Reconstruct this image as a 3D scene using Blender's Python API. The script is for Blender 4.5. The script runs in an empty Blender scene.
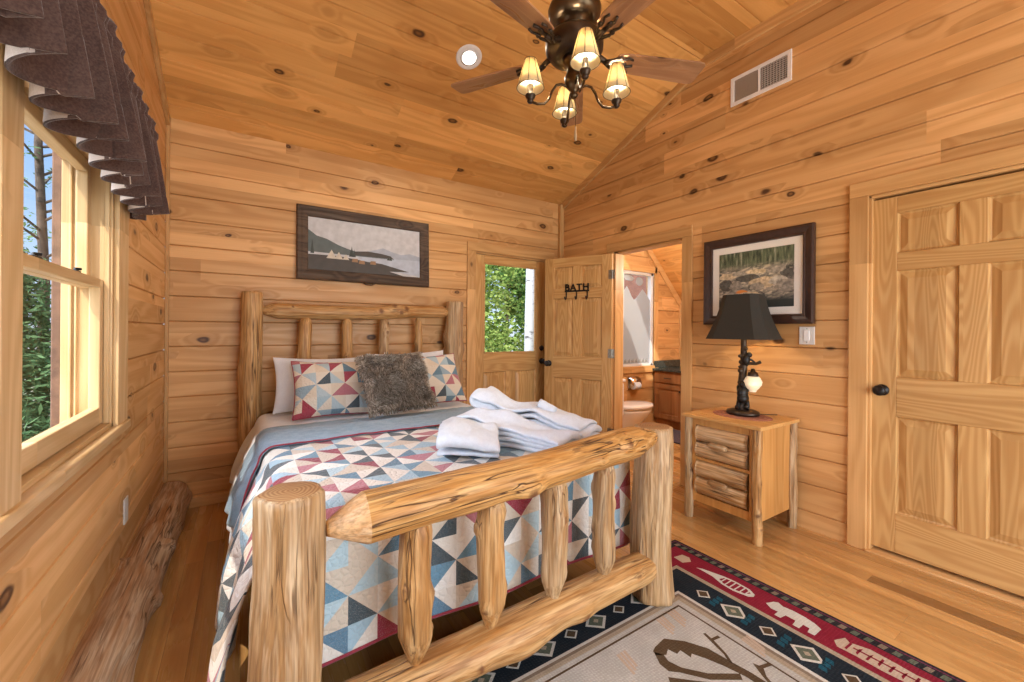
import bpy, math, random
from math import sin, cos, pi, radians, sqrt, exp, floor, hypot
from mathutils import Vector, Matrix, noise, Euler

random.seed(7)
S = bpy.context.scene
COL = S.collection
V = Vector
W, D, L = 3.10, 3.72, -0.455          # right wall x, back wall y, left wall x
EAVE, FLATZ, SL = 2.75, 3.49, 0.415   # ceiling heights and slope
YF = -1.9                              # where the modelled room stops behind the camera

# ------------------------------------------------------------------ materials
class NT:
    def __init__(s, name):
        s.m = bpy.data.materials.new(name); s.m.use_nodes = True
        s.t = s.m.node_tree; s.t.nodes.clear()
        s.out = s.t.nodes.new('ShaderNodeOutputMaterial')
    def n(s, typ, **kw):
        x = s.t.nodes.new('ShaderNode' + typ)
        for k, v in kw.items(): setattr(x, k, v)
        return x
    def l(s, a, b): s.t.links.new(a, b)
    def setin(s, sock, v):
        if hasattr(v, 'is_output') or isinstance(v, bpy.types.NodeSocket): s.l(v, sock)
        else: sock.default_value = v
    def math(s, op, a, b=0.0, c=0.0, clamp=False):
        x = s.n('Math', operation=op, use_clamp=clamp)
        s.setin(x.inputs[0], a); s.setin(x.inputs[1], b); s.setin(x.inputs[2], c)
        return x.outputs[0]
    def comb(s, a, b, c):
        x = s.n('CombineXYZ')
        for i, v in enumerate((a, b, c)): s.setin(x.inputs[i], v)
        return x.outputs[0]
    def mix(s, f, a, b, typ='MIX'):
        x = s.n('Mix', data_type='RGBA', blend_type=typ)
        s.setin(x.inputs[0], f)
        s.setin(x.inputs[6], a if not isinstance(a, tuple) else (*a, 1)); s.setin(x.inputs[7], b if not isinstance(b, tuple) else (*b, 1))
        return x.outputs[2]
    def maprange(s, v, a, b, c=0.0, d=1.0, smooth=False):
        x = s.n('MapRange', clamp=True)
        if smooth: x.interpolation_type = 'SMOOTHSTEP'
        s.setin(x.inputs[0], v)
        for i, q in enumerate((a, b, c, d)): s.setin(x.inputs[i + 1], q)
        return x.outputs[0]
    def noise(s, vec, scale=1.0, detail=2.0, rough=0.5, dist=0.0):
        x = s.n('TexNoise'); s.setin(x.inputs['Vector'], vec)
        x.inputs['Scale'].default_value = scale; x.inputs['Detail'].default_value = detail
        x.inputs['Roughness'].default_value = rough; x.inputs['Distortion'].default_value = dist
        return x.outputs['Fac']
    def ramp(s, f, stops, const=False):
        x = s.n('ValToRGB'); cr = x.color_ramp
        if const: cr.interpolation = 'CONSTANT'
        while len(cr.elements) < len(stops): cr.elements.new(0.5)
        for e, (p, c) in zip(cr.elements, stops): e.position = p; e.color = (*c, 1)
        s.setin(x.inputs[0], f)
        return x.outputs[0]
    def bsdf(s, color, rough=0.5, bump=None, bstr=0.3, bdist=0.01, metal=0.0, spec=0.5, emit=None, estr=0.0, trans=0.0, sheen=0.0, coat=0.0):
        b = s.n('BsdfPrincipled')
        s.setin(b.inputs['Base Color'], color if not isinstance(color, tuple) else (*color, 1))
        s.setin(b.inputs['Roughness'], rough)
        b.inputs['Metallic'].default_value = metal
        b.inputs['Specular IOR Level'].default_value = spec
        b.inputs['Transmission Weight'].default_value = trans
        b.inputs['Sheen Weight'].default_value = sheen
        b.inputs['Coat Weight'].default_value = coat
        if emit is not None:
            b.inputs['Emission Color'].default_value = (*emit, 1); b.inputs['Emission Strength'].default_value = estr
        if bump is not None:
            bp = s.n('Bump'); bp.inputs['Strength'].default_value = bstr; bp.inputs['Distance'].default_value = bdist
            s.l(bump, bp.inputs['Height']); s.l(bp.outputs[0], b.inputs['Normal'])
        s.l(b.outputs[0], s.out.inputs[0])
        return s.m

def plain(name, c, rough=0.5, metal=0.0, nz=0.0, nscale=30, **kw):
    t = NT(name)
    tc = t.n('TexCoord').outputs['Object']
    f = t.noise(tc, nscale, 3)
    if nz > 0:
        col = t.mix(t.maprange(f, .3, .7), tuple(x * (1 - nz) for x in c), tuple(min(1, x * (1 + nz)) for x in c))
    else: col = c
    return t.bsdf(col, rough, bump=f if nz > 0 else None, bstr=min(1, nz), bdist=.004, metal=metal, **kw)

def wood(name, light, mid, axis=0, cross=1, bw=0.178, off=0.0, seglen=2.6, tone=0.16, knots=0.5, knotc=(.055, .018, .007),
         ring=11.0, grain=0.55, rough=0.42, ks=(3.2, 5.6), joint=0.0, spec=0.35, coat=0.0, darkb=0.0, gmax=.85):
    """sawn pine: boards along `axis`, laid side by side along `cross`; growth rings, streaks, knots"""
    t = NT(name)
    tc = t.n('TexCoord').outputs['Object']
    sp = t.n('SeparateXYZ'); t.l(tc, sp.inputs[0])
    third = 3 - axis - cross
    l, c, n_ = sp.outputs[axis], sp.outputs[cross], sp.outputs[third]
    b = t.math('FLOOR', t.math('DIVIDE', t.math('ADD', c, off), bw))
    w1 = t.n('TexWhiteNoise', noise_dimensions='1D'); t.setin(w1.inputs['W'], t.math('ADD', b, 3.37))
    h = w1.outputs['Value']
    l2 = t.math('ADD', l, t.math('MULTIPLY', h, 17.0))
    seg = t.math('FLOOR', t.math('DIVIDE', l2, seglen))
    w2 = t.n('TexWhiteNoise', noise_dimensions='2D'); t.l(t.comb(b, seg, 0), w2.inputs['Vector'])
    hh = w2.outputs['Value']
    vk = t.comb(t.math('MULTIPLY', l2, ks[0]), t.math('MULTIPLY', c, ks[1]), t.math('ADD', t.math('MULTIPLY', n_, ks[1] * .2), t.math('MULTIPLY', hh, 31.7)))
    wob = t.noise(vk, 3.0, 1)
    vv = t.n('VectorMath', operation='ADD'); t.l(vk, vv.inputs[0]); t.l(t.comb(t.math('MULTIPLY', wob, .12), t.math('MULTIPLY', wob, .12), 0), vv.inputs[1])
    vo = t.n('TexVoronoi', voronoi_dimensions='3D', feature='F1'); t.l(vv.outputs[0], vo.inputs['Vector']); vo.inputs['Scale'].default_value = 1.0
    dist = vo.outputs['Distance']
    sc = t.n('SeparateColor'); t.l(vo.outputs['Color'], sc.inputs[0])
    has = t.math('LESS_THAN', sc.outputs[0], knots)
    kr = t.maprange(t.math('POWER', sc.outputs[1], 1.5), 0, 1, .065, .19)
    inner = t.math('MULTIPLY', t.maprange(t.math('DIVIDE', dist, kr), .7, 1.1, 1, 0, True), has)
    halo = t.math('MULTIPLY', t.maprange(t.math('DIVIDE', dist, kr), .8, 3.6, 1, 0, True), has)
    gv = t.comb(t.math('MULTIPLY', l2, .55), t.math('MULTIPLY', c, 5.5), t.math('ADD', t.math('MULTIPLY', n_, 5.5), t.math('MULTIPLY', hh, 53.0)))
    n1 = t.noise(gv, 1.0, 1.5, .45, .3)
    rr = t.math('ADD', t.math('MULTIPLY', n1, ring), t.math('MULTIPLY', halo, 1.6))
    rings = t.math('PINGPONG', rr, .5)
    rings = t.maprange(rings, .05, .45, 0, 1, True)
    sv = t.comb(t.math('MULTIPLY', l2, 2.5), t.math('MULTIPLY', c, 120), t.math('ADD', t.math('MULTIPLY', n_, 120), hh))
    streak = t.noise(sv, 1.0, 2, .6)
    g = t.math('ADD', t.math('MULTIPLY', rings, grain), t.math('MULTIPLY', t.maprange(streak, .3, .7), 1 - grain))
    col = t.mix(t.maprange(g, 0, 1, 0, gmax), light, mid)
    tv = t.maprange(hh, 0, 1, 1 - tone, 1 + tone * .7)
    col = t.mix(1.0, col, t.comb(tv, t.math('POWER', tv, 1.12), t.math('POWER', tv, 1.3)), 'MULTIPLY')
    if darkb > 0:
        sel = t.math('LESS_THAN', w2.outputs['Color'] if False else t.math('FRACT', t.math('MULTIPLY', hh, 13.7)), darkb)
        col = t.mix(sel, col, tuple(x * .55 for x in mid))
    cloud = t.noise(t.comb(t.math('MULTIPLY', l2, .9), t.math('MULTIPLY', c, 4), hh), 1.0, 2)
    col = t.mix(t.maprange(cloud, .5, .8, 0, .35), col, tuple(x * .78 for x in mid))
    col = t.mix(t.math('MULTIPLY', halo, .45), col, tuple(x * .7 for x in mid))
    core = t.maprange(t.math('DIVIDE', dist, kr), .25, .7, 0, 1, True)
    col = t.mix(t.math('MULTIPLY', inner, .94), col, t.mix(core, tuple(.4 * a + .6 * b for a, b in zip(mid, knotc)), knotc))
    bump = t.math('SUBTRACT', t.math('MULTIPLY', g, .12), t.math('MULTIPLY', inner, .2))
    if joint > 0:      # hairline seams between narrow strips
        fr = t.math('FRACT', t.math('DIVIDE', t.math('ADD', c, off), bw))
        e = t.math('MULTIPLY', t.math('MINIMUM', fr, t.math('SUBTRACT', 1.0, fr)), bw)
        fl = t.math('FRACT', t.math('DIVIDE', l2, seglen))
        e2 = t.math('MULTIPLY', t.math('MINIMUM', fl, t.math('SUBTRACT', 1.0, fl)), seglen)
        e = t.math('MINIMUM', e, e2)
        sm = t.maprange(e, 0, joint, 1, 0)
        col = t.mix(t.math('MULTIPLY', sm, .6), col, tuple(x * .3 for x in mid))
        bump = t.math('SUBTRACT', bump, t.math('MULTIPLY', sm, 1.0))
    r = t.maprange(g, 0, 1, rough - .05, rough + .08)
    return t.bsdf(col, r, bump=bump, bstr=.25, bdist=.004, spec=spec, coat=coat)

def logwood(name, a, b, c, dark=(.09, .04, .015), cracks=.8, rough=.45):
    """peeled log: long streaks along local Z, checks, brown knots from the 'knot' attribute"""
    t = NT(name)
    tc = t.n('TexCoord').outputs['Object']
    oi = t.n('ObjectInfo').outputs['Random']
    sp = t.n('SeparateXYZ'); t.l(tc, sp.inputs[0])
    x, y, z = sp.outputs
    rnd = t.math('MULTIPLY', oi, 40)
    v1 = t.comb(t.math('MULTIPLY', x, 14), t.math('MULTIPLY', y, 14), t.math('ADD', t.math('MULTIPLY', z, 1.6), rnd))
    n1 = t.noise(v1, 1.0, 3, .6, .8)
    v2 = t.comb(t.math('MULTIPLY', x, 45), t.math('MULTIPLY', y, 45), t.math('ADD', t.math('MULTIPLY', z, 3.0), rnd))
    n2 = t.noise(v2, 1.0, 3, .6, .3)
    col = t.mix(t.maprange(n1, .36, .64), a, b)
    col = t.mix(t.maprange(n2, .45, .72), col, c)
    v3 = t.comb(t.math('MULTIPLY', x, 110), t.math('MULTIPLY', y, 110), t.math('ADD', t.math('MULTIPLY', z, 5.0), rnd))
    n4 = t.noise(v3, 1.0, 2, .6)
    col = t.mix(t.maprange(n4, .42, .66, 0, .62), col, tuple(q * .5 for q in b))
    ck = t.comb(t.math('MULTIPLY', x, 30), t.math('MULTIPLY', y, 30), t.math('ADD', t.math('MULTIPLY', z, 1.3), t.math('MULTIPLY', rnd, 1.7)))
    n3 = t.noise(ck, 1.0, 2, .5, .1)
    msk = t.maprange(t.noise(t.comb(t.math('MULTIPLY', x, 7), t.math('MULTIPLY', y, 7), t.math('ADD', t.math('MULTIPLY', z, 3.2), rnd)), 1.0, 1), .47, .60)
    crack = t.math('MULTIPLY', t.maprange(t.math('ABSOLUTE', t.math('SUBTRACT', n3, .5)), .004, .022, 1, 0), t.math('MULTIPLY', msk, cracks))
    blot = t.maprange(n3, .66, .74, 0, cracks * .55)
    crack = t.math('MAXIMUM', crack, blot)
    col = t.mix(crack, col, dark)
    at = t.n('Attribute', attribute_name='knot').outputs['Fac']
    kn = t.noise(tc, 90, 2)
    col = t.mix(t.maprange(t.math('ADD', at, t.math('MULTIPLY', kn, .25)), .55, .95, 0, .85), col, (.13, .045, .018))
    bump = t.math('SUBTRACT', t.math('MULTIPLY', n2, .4), crack)
    bump = t.math('ADD', bump, t.math('MULTIPLY', n4, .35))
    return t.bsdf(col, rough, bump=bump, bstr=.8, bdist=.006, spec=.3)

def endgrain(name, a, b):
    t = NT(name)
    tc = t.n('TexCoord').outputs['Object']
    sp = t.n('SeparateXYZ'); t.l(tc, sp.inputs[0])
    nz = t.noise(tc, 18, 2)
    r = t.math('ADD', t.math('POWER', t.math('ADD', t.math('POWER', sp.outputs[0], 2.0), t.math('POWER', sp.outputs[1], 2.0)), .5), t.math('MULTIPLY', nz, .02))
    g = t.math('PINGPONG', t.math('MULTIPLY', r, 90), .5)
    return t.bsdf(t.mix(t.math('MULTIPLY', g, 2.0), a, b), .55, bump=g, bstr=.2, bdist=.002, spec=.3)

def patch(name, cell=.098, cream=((.72, .67, .60), (.60, .51, .41), (.78, .75, .70)),
          pal=((.11, .21, .30), (.34, .49, .58), (.06, .085, .10), (.28, .035, .06), (.42, .56, .62), (.13, .26, .36), (.46, .17, .20), (.09, .11, .12)), seed=0.0):
    t = NT(name)
    uv = t.n('TexCoord').outputs['UV']
    sp = t.n('SeparateXYZ'); t.l(uv, sp.inputs[0])
    X = t.math('ADD', t.math('DIVIDE', sp.outputs[0], cell), 50.0); Y = t.math('ADD', t.math('DIVIDE', sp.outputs[1], cell), 50.0)
    cx, cy = t.math('FLOOR', X), t.math('FLOOR', Y); fx, fy = t.math('FRACT', X), t.math('FRACT', Y)
    par = t.math('FLOORED_MODULO', t.math('ADD', cx, cy), 2.0)
    s1 = t.math('GREATER_THAN', fx, fy); s2 = t.math('GREATER_THAN', t.math('ADD', fx, fy), 1.0)
    side = t.math('ADD', t.math('MULTIPLY', s1, par), t.math('MULTIPLY', s2, t.math('SUBTRACT', 1.0, par)))
    w = t.n('TexWhiteNoise', noise_dimensions='3D'); t.l(t.comb(cx, cy, seed), w.inputs['Vector'])
    flip = t.math('GREATER_THAN', w.outputs['Value'], .5)
    colored = t.math('COMPARE', side, flip, .1)
    w2 = t.n('TexWhiteNoise', noise_dimensions='3D'); t.l(t.comb(cx, cy, seed + 5.5), w2.inputs['Vector'])
    n = len(pal)
    pc = t.ramp(w2.outputs['Value'], [(i / n, c) for i, c in enumerate(pal)], True)
    cc = t.ramp(w2.outputs['Value'], [(i / 3, c) for i, c in enumerate(cream)], True)
    col = t.mix(colored, cc, pc)
    fl = t.noise(uv, 260, 2)
    col = t.mix(t.maprange(fl, .5, .75, 0, .3), col, (.55, .5, .45))
    q = t.n('TexVoronoi', feature='DISTANCE_TO_EDGE'); t.l(uv, q.inputs['Vector']); q.inputs['Scale'].default_value = 42
    bump = t.math('ADD', t.maprange(q.outputs[0], 0, .25), t.math('MULTIPLY', fl, .4))
    return t.bsdf(col, .9, bump=bump, bstr=.6, bdist=.004, spec=.15, sheen=.2)

def cloth(name, c1, c2, scale=300, rough=.9, bstr=.4, coarse=25, sheen=.3):
    t = NT(name)
    tc = t.n('TexCoord').outputs['Object']
    f = t.noise(tc, scale, 2); g = t.noise(tc, coarse, 3)
    col = t.mix(t.maprange(t.math('ADD', t.math('MULTIPLY', f, .6), t.math('MULTIPLY', g, .4)), .38, .62), c1, c2)
    return t.bsdf(col, rough, bump=t.math('ADD', f, g), bstr=bstr, bdist=.004, spec=.15, sheen=sheen)

def glass(name, tint=(1, 1, 1), refl=.5):
    t = NT(name)
    a = t.n('BsdfTransparent'); a.inputs[0].default_value = (*tint, 1)
    g = t.n('BsdfGlossy'); g.inputs['Roughness'].default_value = .01
    fr = t.n('Fresnel'); fr.inputs['IOR'].default_value = 1.45
    mx = t.n('MixShader'); t.l(t.math('MULTIPLY', fr.outputs[0], refl), mx.inputs[0]); t.l(a.outputs[0], mx.inputs[1]); t.l(g.outputs[0], mx.inputs[2])
    t.l(mx.outputs[0], t.out.inputs[0])
    return t.m

LT, MD = (.72, .42, .175), (.52, .250, .075)
M = {}
M['wall'] = wood('knotty_pine_wall', LT, MD, tone=.22, knots=.68, ring=6, gmax=.65, grain=.7)
M['ceil'] = wood('knotty_pine_ceiling', (.80, .425, .135), (.60, .265, .062), tone=.20, knots=.85, ring=6, gmax=.6, grain=.7)
M['floor'] = wood('strip_floor', (.60, .345, .125), (.45, .215, .065), bw=.085, seglen=1.5, tone=.22, knots=.05, ring=7, rough=.26, joint=.0014, darkb=.035, coat=.25)
TRIM = ((.70, .42, .175), (.53, .275, .09))
M['trimx'] = wood('pine_trim_x', *TRIM, axis=0, cross=1, bw=5, knots=.2, ring=8)
M['trimy'] = wood('pine_trim_y', *TRIM, axis=1, cross=2, bw=5, knots=.2, ring=8)
M['trimz'] = wood('pine_trim_z', *TRIM, axis=2, cross=0, bw=5, knots=.25, ring=8)
FIR = ((.62, .375, .145), (.47, .24, .075))
M['dv'] = wood('fir_vertical', *FIR, axis=2, cross=0, bw=.093, knots=.0, ring=26, grain=.75, tone=.14, rough=.36, seglen=9)
M['dh'] = wood('fir_horizontal', *FIR, axis=0, cross=2, bw=.31, knots=.0, ring=16, grain=.75, tone=.08, rough=.36, seglen=9)
M['dvy'] = wood('fir_vertical_y', *FIR, axis=2, cross=1, bw=.093, knots=.0, ring=26, grain=.75, tone=.14, rough=.36, seglen=9)
M['dhy'] = wood('fir_horizontal_y', *FIR, axis=1, cross=2, bw=.31, knots=.0, ring=16, grain=.75, tone=.08, rough=.36, seglen=9)
WW = ((.66, .46, .24), (.50, .31, .13))
M['winy'] = wood('window_wood_y', *WW, axis=1, cross=2, bw=5, knots=.08, ring=10)
M['winz'] = wood('window_wood_z', *WW, axis=2, cross=1, bw=5, knots=.08, ring=10)
M['log'] = logwood('peeled_log', (.60, .345, .135), (.42, .19, .052), (.66, .43, .20))
M['logp'] = logwood('pale_peeled_log', (.52, .34, .17), (.38, .20, .075), (.66, .49, .30), cracks=.7)
M['logo'] = logwood('honey_log', (.62, .33, .105), (.43, .185, .042), (.68, .42, .17), cracks=1.0)
M['logold'] = logwood('weathered_log', (.56, .40, .26), (.42, .21, .09), (.62, .50, .37), cracks=.8, rough=.6)
M['rough'] = plain('rough_sawn_brown', (.16, .085, .05), .8, 0, .35, 22)
M['halflog'] = logwood('half_log', (.70, .47, .25), (.52, .27, .09), (.78, .58, .36), cracks=.9)
M['end'] = endgrain('log_end', (.48, .28, .13), (.27, .13, .05))
M['endd'] = endgrain('log_end_dark', (.42, .22, .09), (.25, .11, .04))
M['nsx'] = wood('nightstand_wood', (.62, .32, .10), (.48, .21, .05), axis=2, cross=0, bw=.12, knots=.0, ring=9, seglen=9)
M['nstop'] = wood('nightstand_top_wood', (.68, .39, .14), (.54, .27, .08), axis=1, cross=0, bw=.13, knots=.0, ring=9, seglen=9, rough=.3, tone=.06)
M['cab'] = wood('vanity_wood', (.36, .16, .055), (.24, .095, .03), axis=2, cross=1, bw=.2, knots=.05, ring=9)
M['cut'] = logwood('axe_cut_face', (.66, .40, .19), (.56, .30, .12), (.72, .50, .29), cracks=.15)
M['patch'] = patch('patchwork')
M['patch2'] = patch('sham_patchwork', cell=.092, seed=3.0, pal=((.13, .24, .32), (.40, .54, .60), (.07, .10, .12), (.36, .05, .08), (.48, .60, .64), (.30, .42, .50), (.46, .17, .20), (.46, .58, .62)), cream=((.76, .68, .56), (.80, .72, .60), (.74, .64, .50)))
M['blue'] = cloth('blue_fabric', (.15, .26, .36), (.27, .40, .50))
M['piping'] = cloth('burgundy_fabric', (.25, .03, .05), (.33, .05, .07))
M['sheet'] = cloth('white_sheet', (.74, .78, .83), (.82, .86, .91), bstr=.15)
M['towel'] = cloth('white_terry', (.71, .77, .85), (.82, .88, .95), scale=420, bstr=.9, coarse=40)
M['mattress'] = cloth('mattress_ticking', (.6, .6, .58), (.7, .7, .68))
M['black'] = cloth('black_fabric', (.008, .008, .009), (.015, .015, .017))
M['fur'] = cloth('fur_base', (.16, .12, .085), (.24, .19, .14))
M['velvet'] = cloth('brown_velvet', (.060, .032, .026), (.105, .062, .050), scale=200, coarse=12, sheen=.25)
M['lining'] = cloth('tan_lining', (.50, .38, .30), (.58, .46, .38))
M['bronze'] = plain('dark_bronze', (.055, .038, .026), .38, .75, .3, 25)
M['brass'] = plain('antique_brass', (.10, .065, .035), .3, .9, .25, 20)
M['iron'] = plain('black_iron', (.012, .011, .010), .4, .4, .2, 40)
M['chrome'] = plain('chrome', (.75, .75, .76), .12, 1.0)
M['hinge'] = plain('aged_nickel', (.30, .27, .22), .35, .9, .2, 60)
M['white'] = plain('white_enamel', (.86, .86, .85), .35, 0, .03, 30)
M['vdark'] = plain('duct_shadow_grey', (.10, .09, .08), .8)
M['louver'] = plain('grey_louver', (.46, .43, .39), .5)
M['porcelain'] = plain('porcelain', (.82, .81, .79), .12, 0)
M['plastic'] = plain('ivory_plastic', (.72, .70, .66), .35)
M['glass'] = glass('window_glass', refl=.10)
M['doorglass'] = glass('door_glass', refl=.15)

# ------------------------------------------------------------------ object helpers
def mesh_obj(name, verts, faces, mats, parent=None, mi=None, smooth=False, bevel=0.0, seg=2, uvs=None, attr=None, subsurf=0, solid=0.0, mw=None, world=True, autos=None):
    me = bpy.data.meshes.new(name)
    me.from_pydata([tuple(v) for v in verts], [], faces)
    if not isinstance(mats, (list, tuple)): mats = [mats]
    for m in mats: me.materials.append(m)
    if mi: me.polygons.foreach_set('material_index', mi)
    if smooth: me.polygons.foreach_set('use_smooth', [True] * len(me.polygons))
    if uvs:
        ul = me.uv_layers.new(name='UVMap')
        for lp in me.loops: ul.data[lp.index].uv = uvs[lp.vertex_index]
    if attr:
        a = me.attributes.new('knot', 'FLOAT', 'POINT'); a.data.foreach_set('value', attr)
    me.update()
    o = bpy.data.objects.new(name, me); COL.objects.link(o)
    if mw is not None: o.matrix_world = mw
    if parent is not None:
        o.parent = parent
        if world: o.matrix_parent_inverse = WM[parent.name].inverted()
    if solid:
        md = o.modifiers.new('solid', 'SOLIDIFY'); md.thickness = solid; md.offset = 0
    if bevel:
        md = o.modifiers.new('bevel', 'BEVEL'); md.width = bevel; md.segments = seg; md.limit_method = 'ANGLE'
    if subsurf:
        md = o.modifiers.new('sub', 'SUBSURF'); md.levels = subsurf; md.render_levels = subsurf
    if mw is None: WM[o.name] = Matrix.Identity(4)
    else: WM[o.name] = mw.copy()
    if parent is not None and not world:
        WM[o.name] = WM[parent.name] @ WM[o.name]
    return o
WM = {}

class MB:
    def __init__(s): s.v = []; s.f = []; s.m = []
    def add(s, vs, fs, m=0):
        b = len(s.v); s.v += [V(x) for x in vs]; s.f += [tuple(i + b for i in f) for f in fs]; s.m += [m] * len(fs); return s
    def box(s, x0, x1, y0, y1, z0, z1, m=0):
        p = [(x, y, z) for x in (x0, x1) for y in (y0, y1) for z in (z0, z1)]
        return s.add(p, [(0, 1, 3, 2), (4, 6, 7, 5), (0, 4, 5, 1), (2, 3, 7, 6), (0, 2, 6, 4), (1, 5, 7, 3)], m)
    def lathe(s, prof, n=24, c=(0, 0, 0), m=0, R=None):
        vs = []; fs = []
        for r, z in prof:
            for k in range(n):
                p = V((r * cos(2 * pi * k / n), r * sin(2 * pi * k / n), z))
                if R: p = R @ p
                vs.append(p + V(c))
        for i in range(len(prof) - 1):
            for k in range(n):
                a, b = i * n + k, i * n + (k + 1) % n
                fs.append((a, b, b + n, a + n))
        fs.append(tuple(range(n))[::-1]); e = (len(prof) - 1) * n; fs.append(tuple(range(e, e + n)))
        return s.add(vs, fs, m)
    def tube(s, pts, r, n=10, m=0):
        pts = [V(p) for p in pts]; rs = r if isinstance(r, (list, tuple)) else [r] * len(pts)
        vs = []; fs = []; up = None
        for i, p in enumerate(pts):
            d = (pts[min(i + 1, len(pts) - 1)] - pts[max(i - 1, 0)]).normalized()
            if up is None: up = d.orthogonal().normalized()
            up = (up - d * up.dot(d)).normalized(); sd = d.cross(up)
            for k in range(n):
                a = 2 * pi * k / n
                vs.append(p + (up * cos(a) + sd * sin(a)) * rs[i])
        for i in range(len(pts) - 1):
            for k in range(n):
                a, b = i * n + k, i * n + (k + 1) % n
                fs.append((a, b, b + n, a + n))
        fs.append(tuple(range(n))[::-1]); e = (len(pts) - 1) * n; fs.append(tuple(range(e, e + n)))
        return s.add(vs, fs, m)
    def ell(s, c, r, n=14, k=9, m=0, R=None):
        vs = [];
        rx, ry, rz = r if isinstance(r, (tuple, list)) else (r, r, r)
        for i in range(1, k):
            t = pi * i / k
            for j in range(n):
                p = V((rx * sin(t) * cos(2 * pi * j / n), ry * sin(t) * sin(2 * pi * j / n), rz * cos(t)))
                vs.append((R @ p if R else p) + V(c))
        top, bot = V((0, 0, rz)), V((0, 0, -rz))
        vs.append((R @ top if R else top) + V(c)); vs.append((R @ bot if R else bot) + V(c))
        fs = []
        for i in range(k - 2):
            for j in range(n):
                a, b = i * n + j, i * n + (j + 1) % n
                fs.append((a, a + n, b + n, b))
        N = (k - 1) * n
        for j in range(n):
            fs.append((N, j, (j + 1) % n)); fs.append((N + 1, (k - 2) * n + (j + 1) % n, (k - 2) * n + j))
        return s.add(vs, fs, m)
    def prism(s, poly, f0, f1, m=0):
        """poly: 2D points; f0/f1 map (a,b) to 3D for the two faces"""
        n = len(poly)
        vs = [f0(a, b) for a, b in poly] + [f1(a, b) for a, b in poly]
        fs = [tuple(range(n))[::-1], tuple(range(n, 2 * n))] + [(i, (i + 1) % n, (i + 1) % n + n, i + n) for i in range(n)]
        return s.add(vs, fs, m)
    def build(s, name, mats, parent=None, **kw):
        return mesh_obj(name, s.v, s.f, mats, parent, mi=s.m, **kw)

def tag(o, label=None, cat=None, group=None, kind=None):
    if label: o['label'] = label
    if cat: o['category'] = cat
    if group: o['group'] = group
    if kind: o['kind'] = kind
    return o
def thing(name, label, cat, loc=(0, 0, 0), rz=0.0, group=None):
    o = bpy.data.objects.new(name, None); COL.objects.link(o)
    o.empty_display_size = .1
    o.location = loc; o.rotation_euler = (0, 0, rz)
    WM[o.name] = Matrix.Translation(V(loc)) @ Matrix.Rotation(rz, 4, 'Z')
    return tag(o, label, cat, group)
def struct(o): o['kind'] = 'structure'; return o
def dup(root, loc=None, rz=None, label=None):
    def cp(o, par):
        c = o.copy(); COL.objects.link(c)
        if par is not None: c.parent = par
        WM[c.name] = WM[o.name]
        for ch in list(o.children): cp(ch, c)
        return c
    r = cp(root, None)
    if loc is not None: r.location = loc
    if rz is not None: r.rotation_euler = (0, 0, rz)
    if label: r['label'] = label
    return r

# ------------------------------------------------------------------ plank panels (walls, ceilings)
def planks(name, v0, v1, clip, mw, mat, bw=.178, off=0.0, holes=(), T=.15, g=.005, gd=.011):
    """tongue-and-groove boards along local X stacked along local Y, front face z=0, back at -T"""
    edges = []
    k = math.floor((v0 + off) / bw)
    while k * bw - off <= v1 + 1e-6:
        e = k * bw - off
        if v0 < e < v1: edges.append(e)
        k += 1
    pts = {round(v0, 5): 0.0, round(v1, 5): 0.0}
    for e in edges:
        pts[round(e, 5)] = -gd
        for q in (e - g, e + g):
            if v0 < q < v1: pts.setdefault(round(q, 5), 0.0)
    def dep(v):
        for e in edges:
            if abs(v - e) < g: return -gd * (1 - abs(v - e) / g)
        return 0.0
    for h in holes:
        for q in (h[2], h[3]):
            if v0 < q < v1: pts.setdefault(round(q, 5), dep(q))
    vs = sorted(pts)
    mb = MB()
    def ivals(a, b):
        out = [[clip(a)[0], clip(a)[1], clip(b)[0], clip(b)[1]]]
        for h in sorted(holes):
            if h[2] <= a + 1e-6 and h[3] >= b - 1e-6:
                i = out.pop(); out.append([i[0], h[0], i[2], h[0]]); out.append([h[1], i[1], h[1], i[3]])
        return [i for i in out if i[1] - i[0] > 1e-5 or i[3] - i[2] > 1e-5]
    for a, b in zip(vs, vs[1:]):
        for i in ivals(a, b):
            mb.add([(i[0], a, pts[a]), (i[1], a, pts[a]), (i[3], b, pts[b]), (i[2], b, pts[b])], [(0, 1, 2, 3)])
            mb.add([(i[0], a, -T), (i[1], a, -T), (i[3], b, -T), (i[2], b, -T)], [(3, 2, 1, 0)])
    for h in holes:
        a, b, c, d = h
        mb.add([(a, c, 0), (b, c, 0), (b, d, 0), (a, d, 0), (a, c, -T), (b, c, -T), (b, d, -T), (a, d, -T)],
               [(0, 1, 5, 4), (1, 2, 6, 5), (2, 3, 7, 6), (3, 0, 4, 7)])
    o = mb.build(name, mat, mw=mw)
    return struct(o)
def mtx(x, y, z, o):
    m = Matrix((V(x), V(y), V(z))).transposed().to_4x4(); m.translation = V(o); return m

def ceil_z(y): return min(FLATZ, EAVE + (D - y) * SL)
def gable(v, s):     # y range of a gable wall at height v
    return D if v <= EAVE else D - (v - EAVE) / SL
BD = (2.125, 2.90, 0.0, 2.075)      # bath doorway on right wall (y0,y1,z0,z1)
CD = (0.062, 0.900, 0.0, 2.095)     # closet doorway
W1 = (1.45, 2.36, 0.865, 1.965)     # window openings in the left wall (y0,y1,z0,z1)
W2 = (0.52, 1.35, 0.865, 1.965)
ED = (1.965, 2.895, 0.0, 2.085)     # outside door in the back wall
BW = (4.135, 4.79, 0.82, 2.09)      # bathroom window in the back wall line

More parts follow.
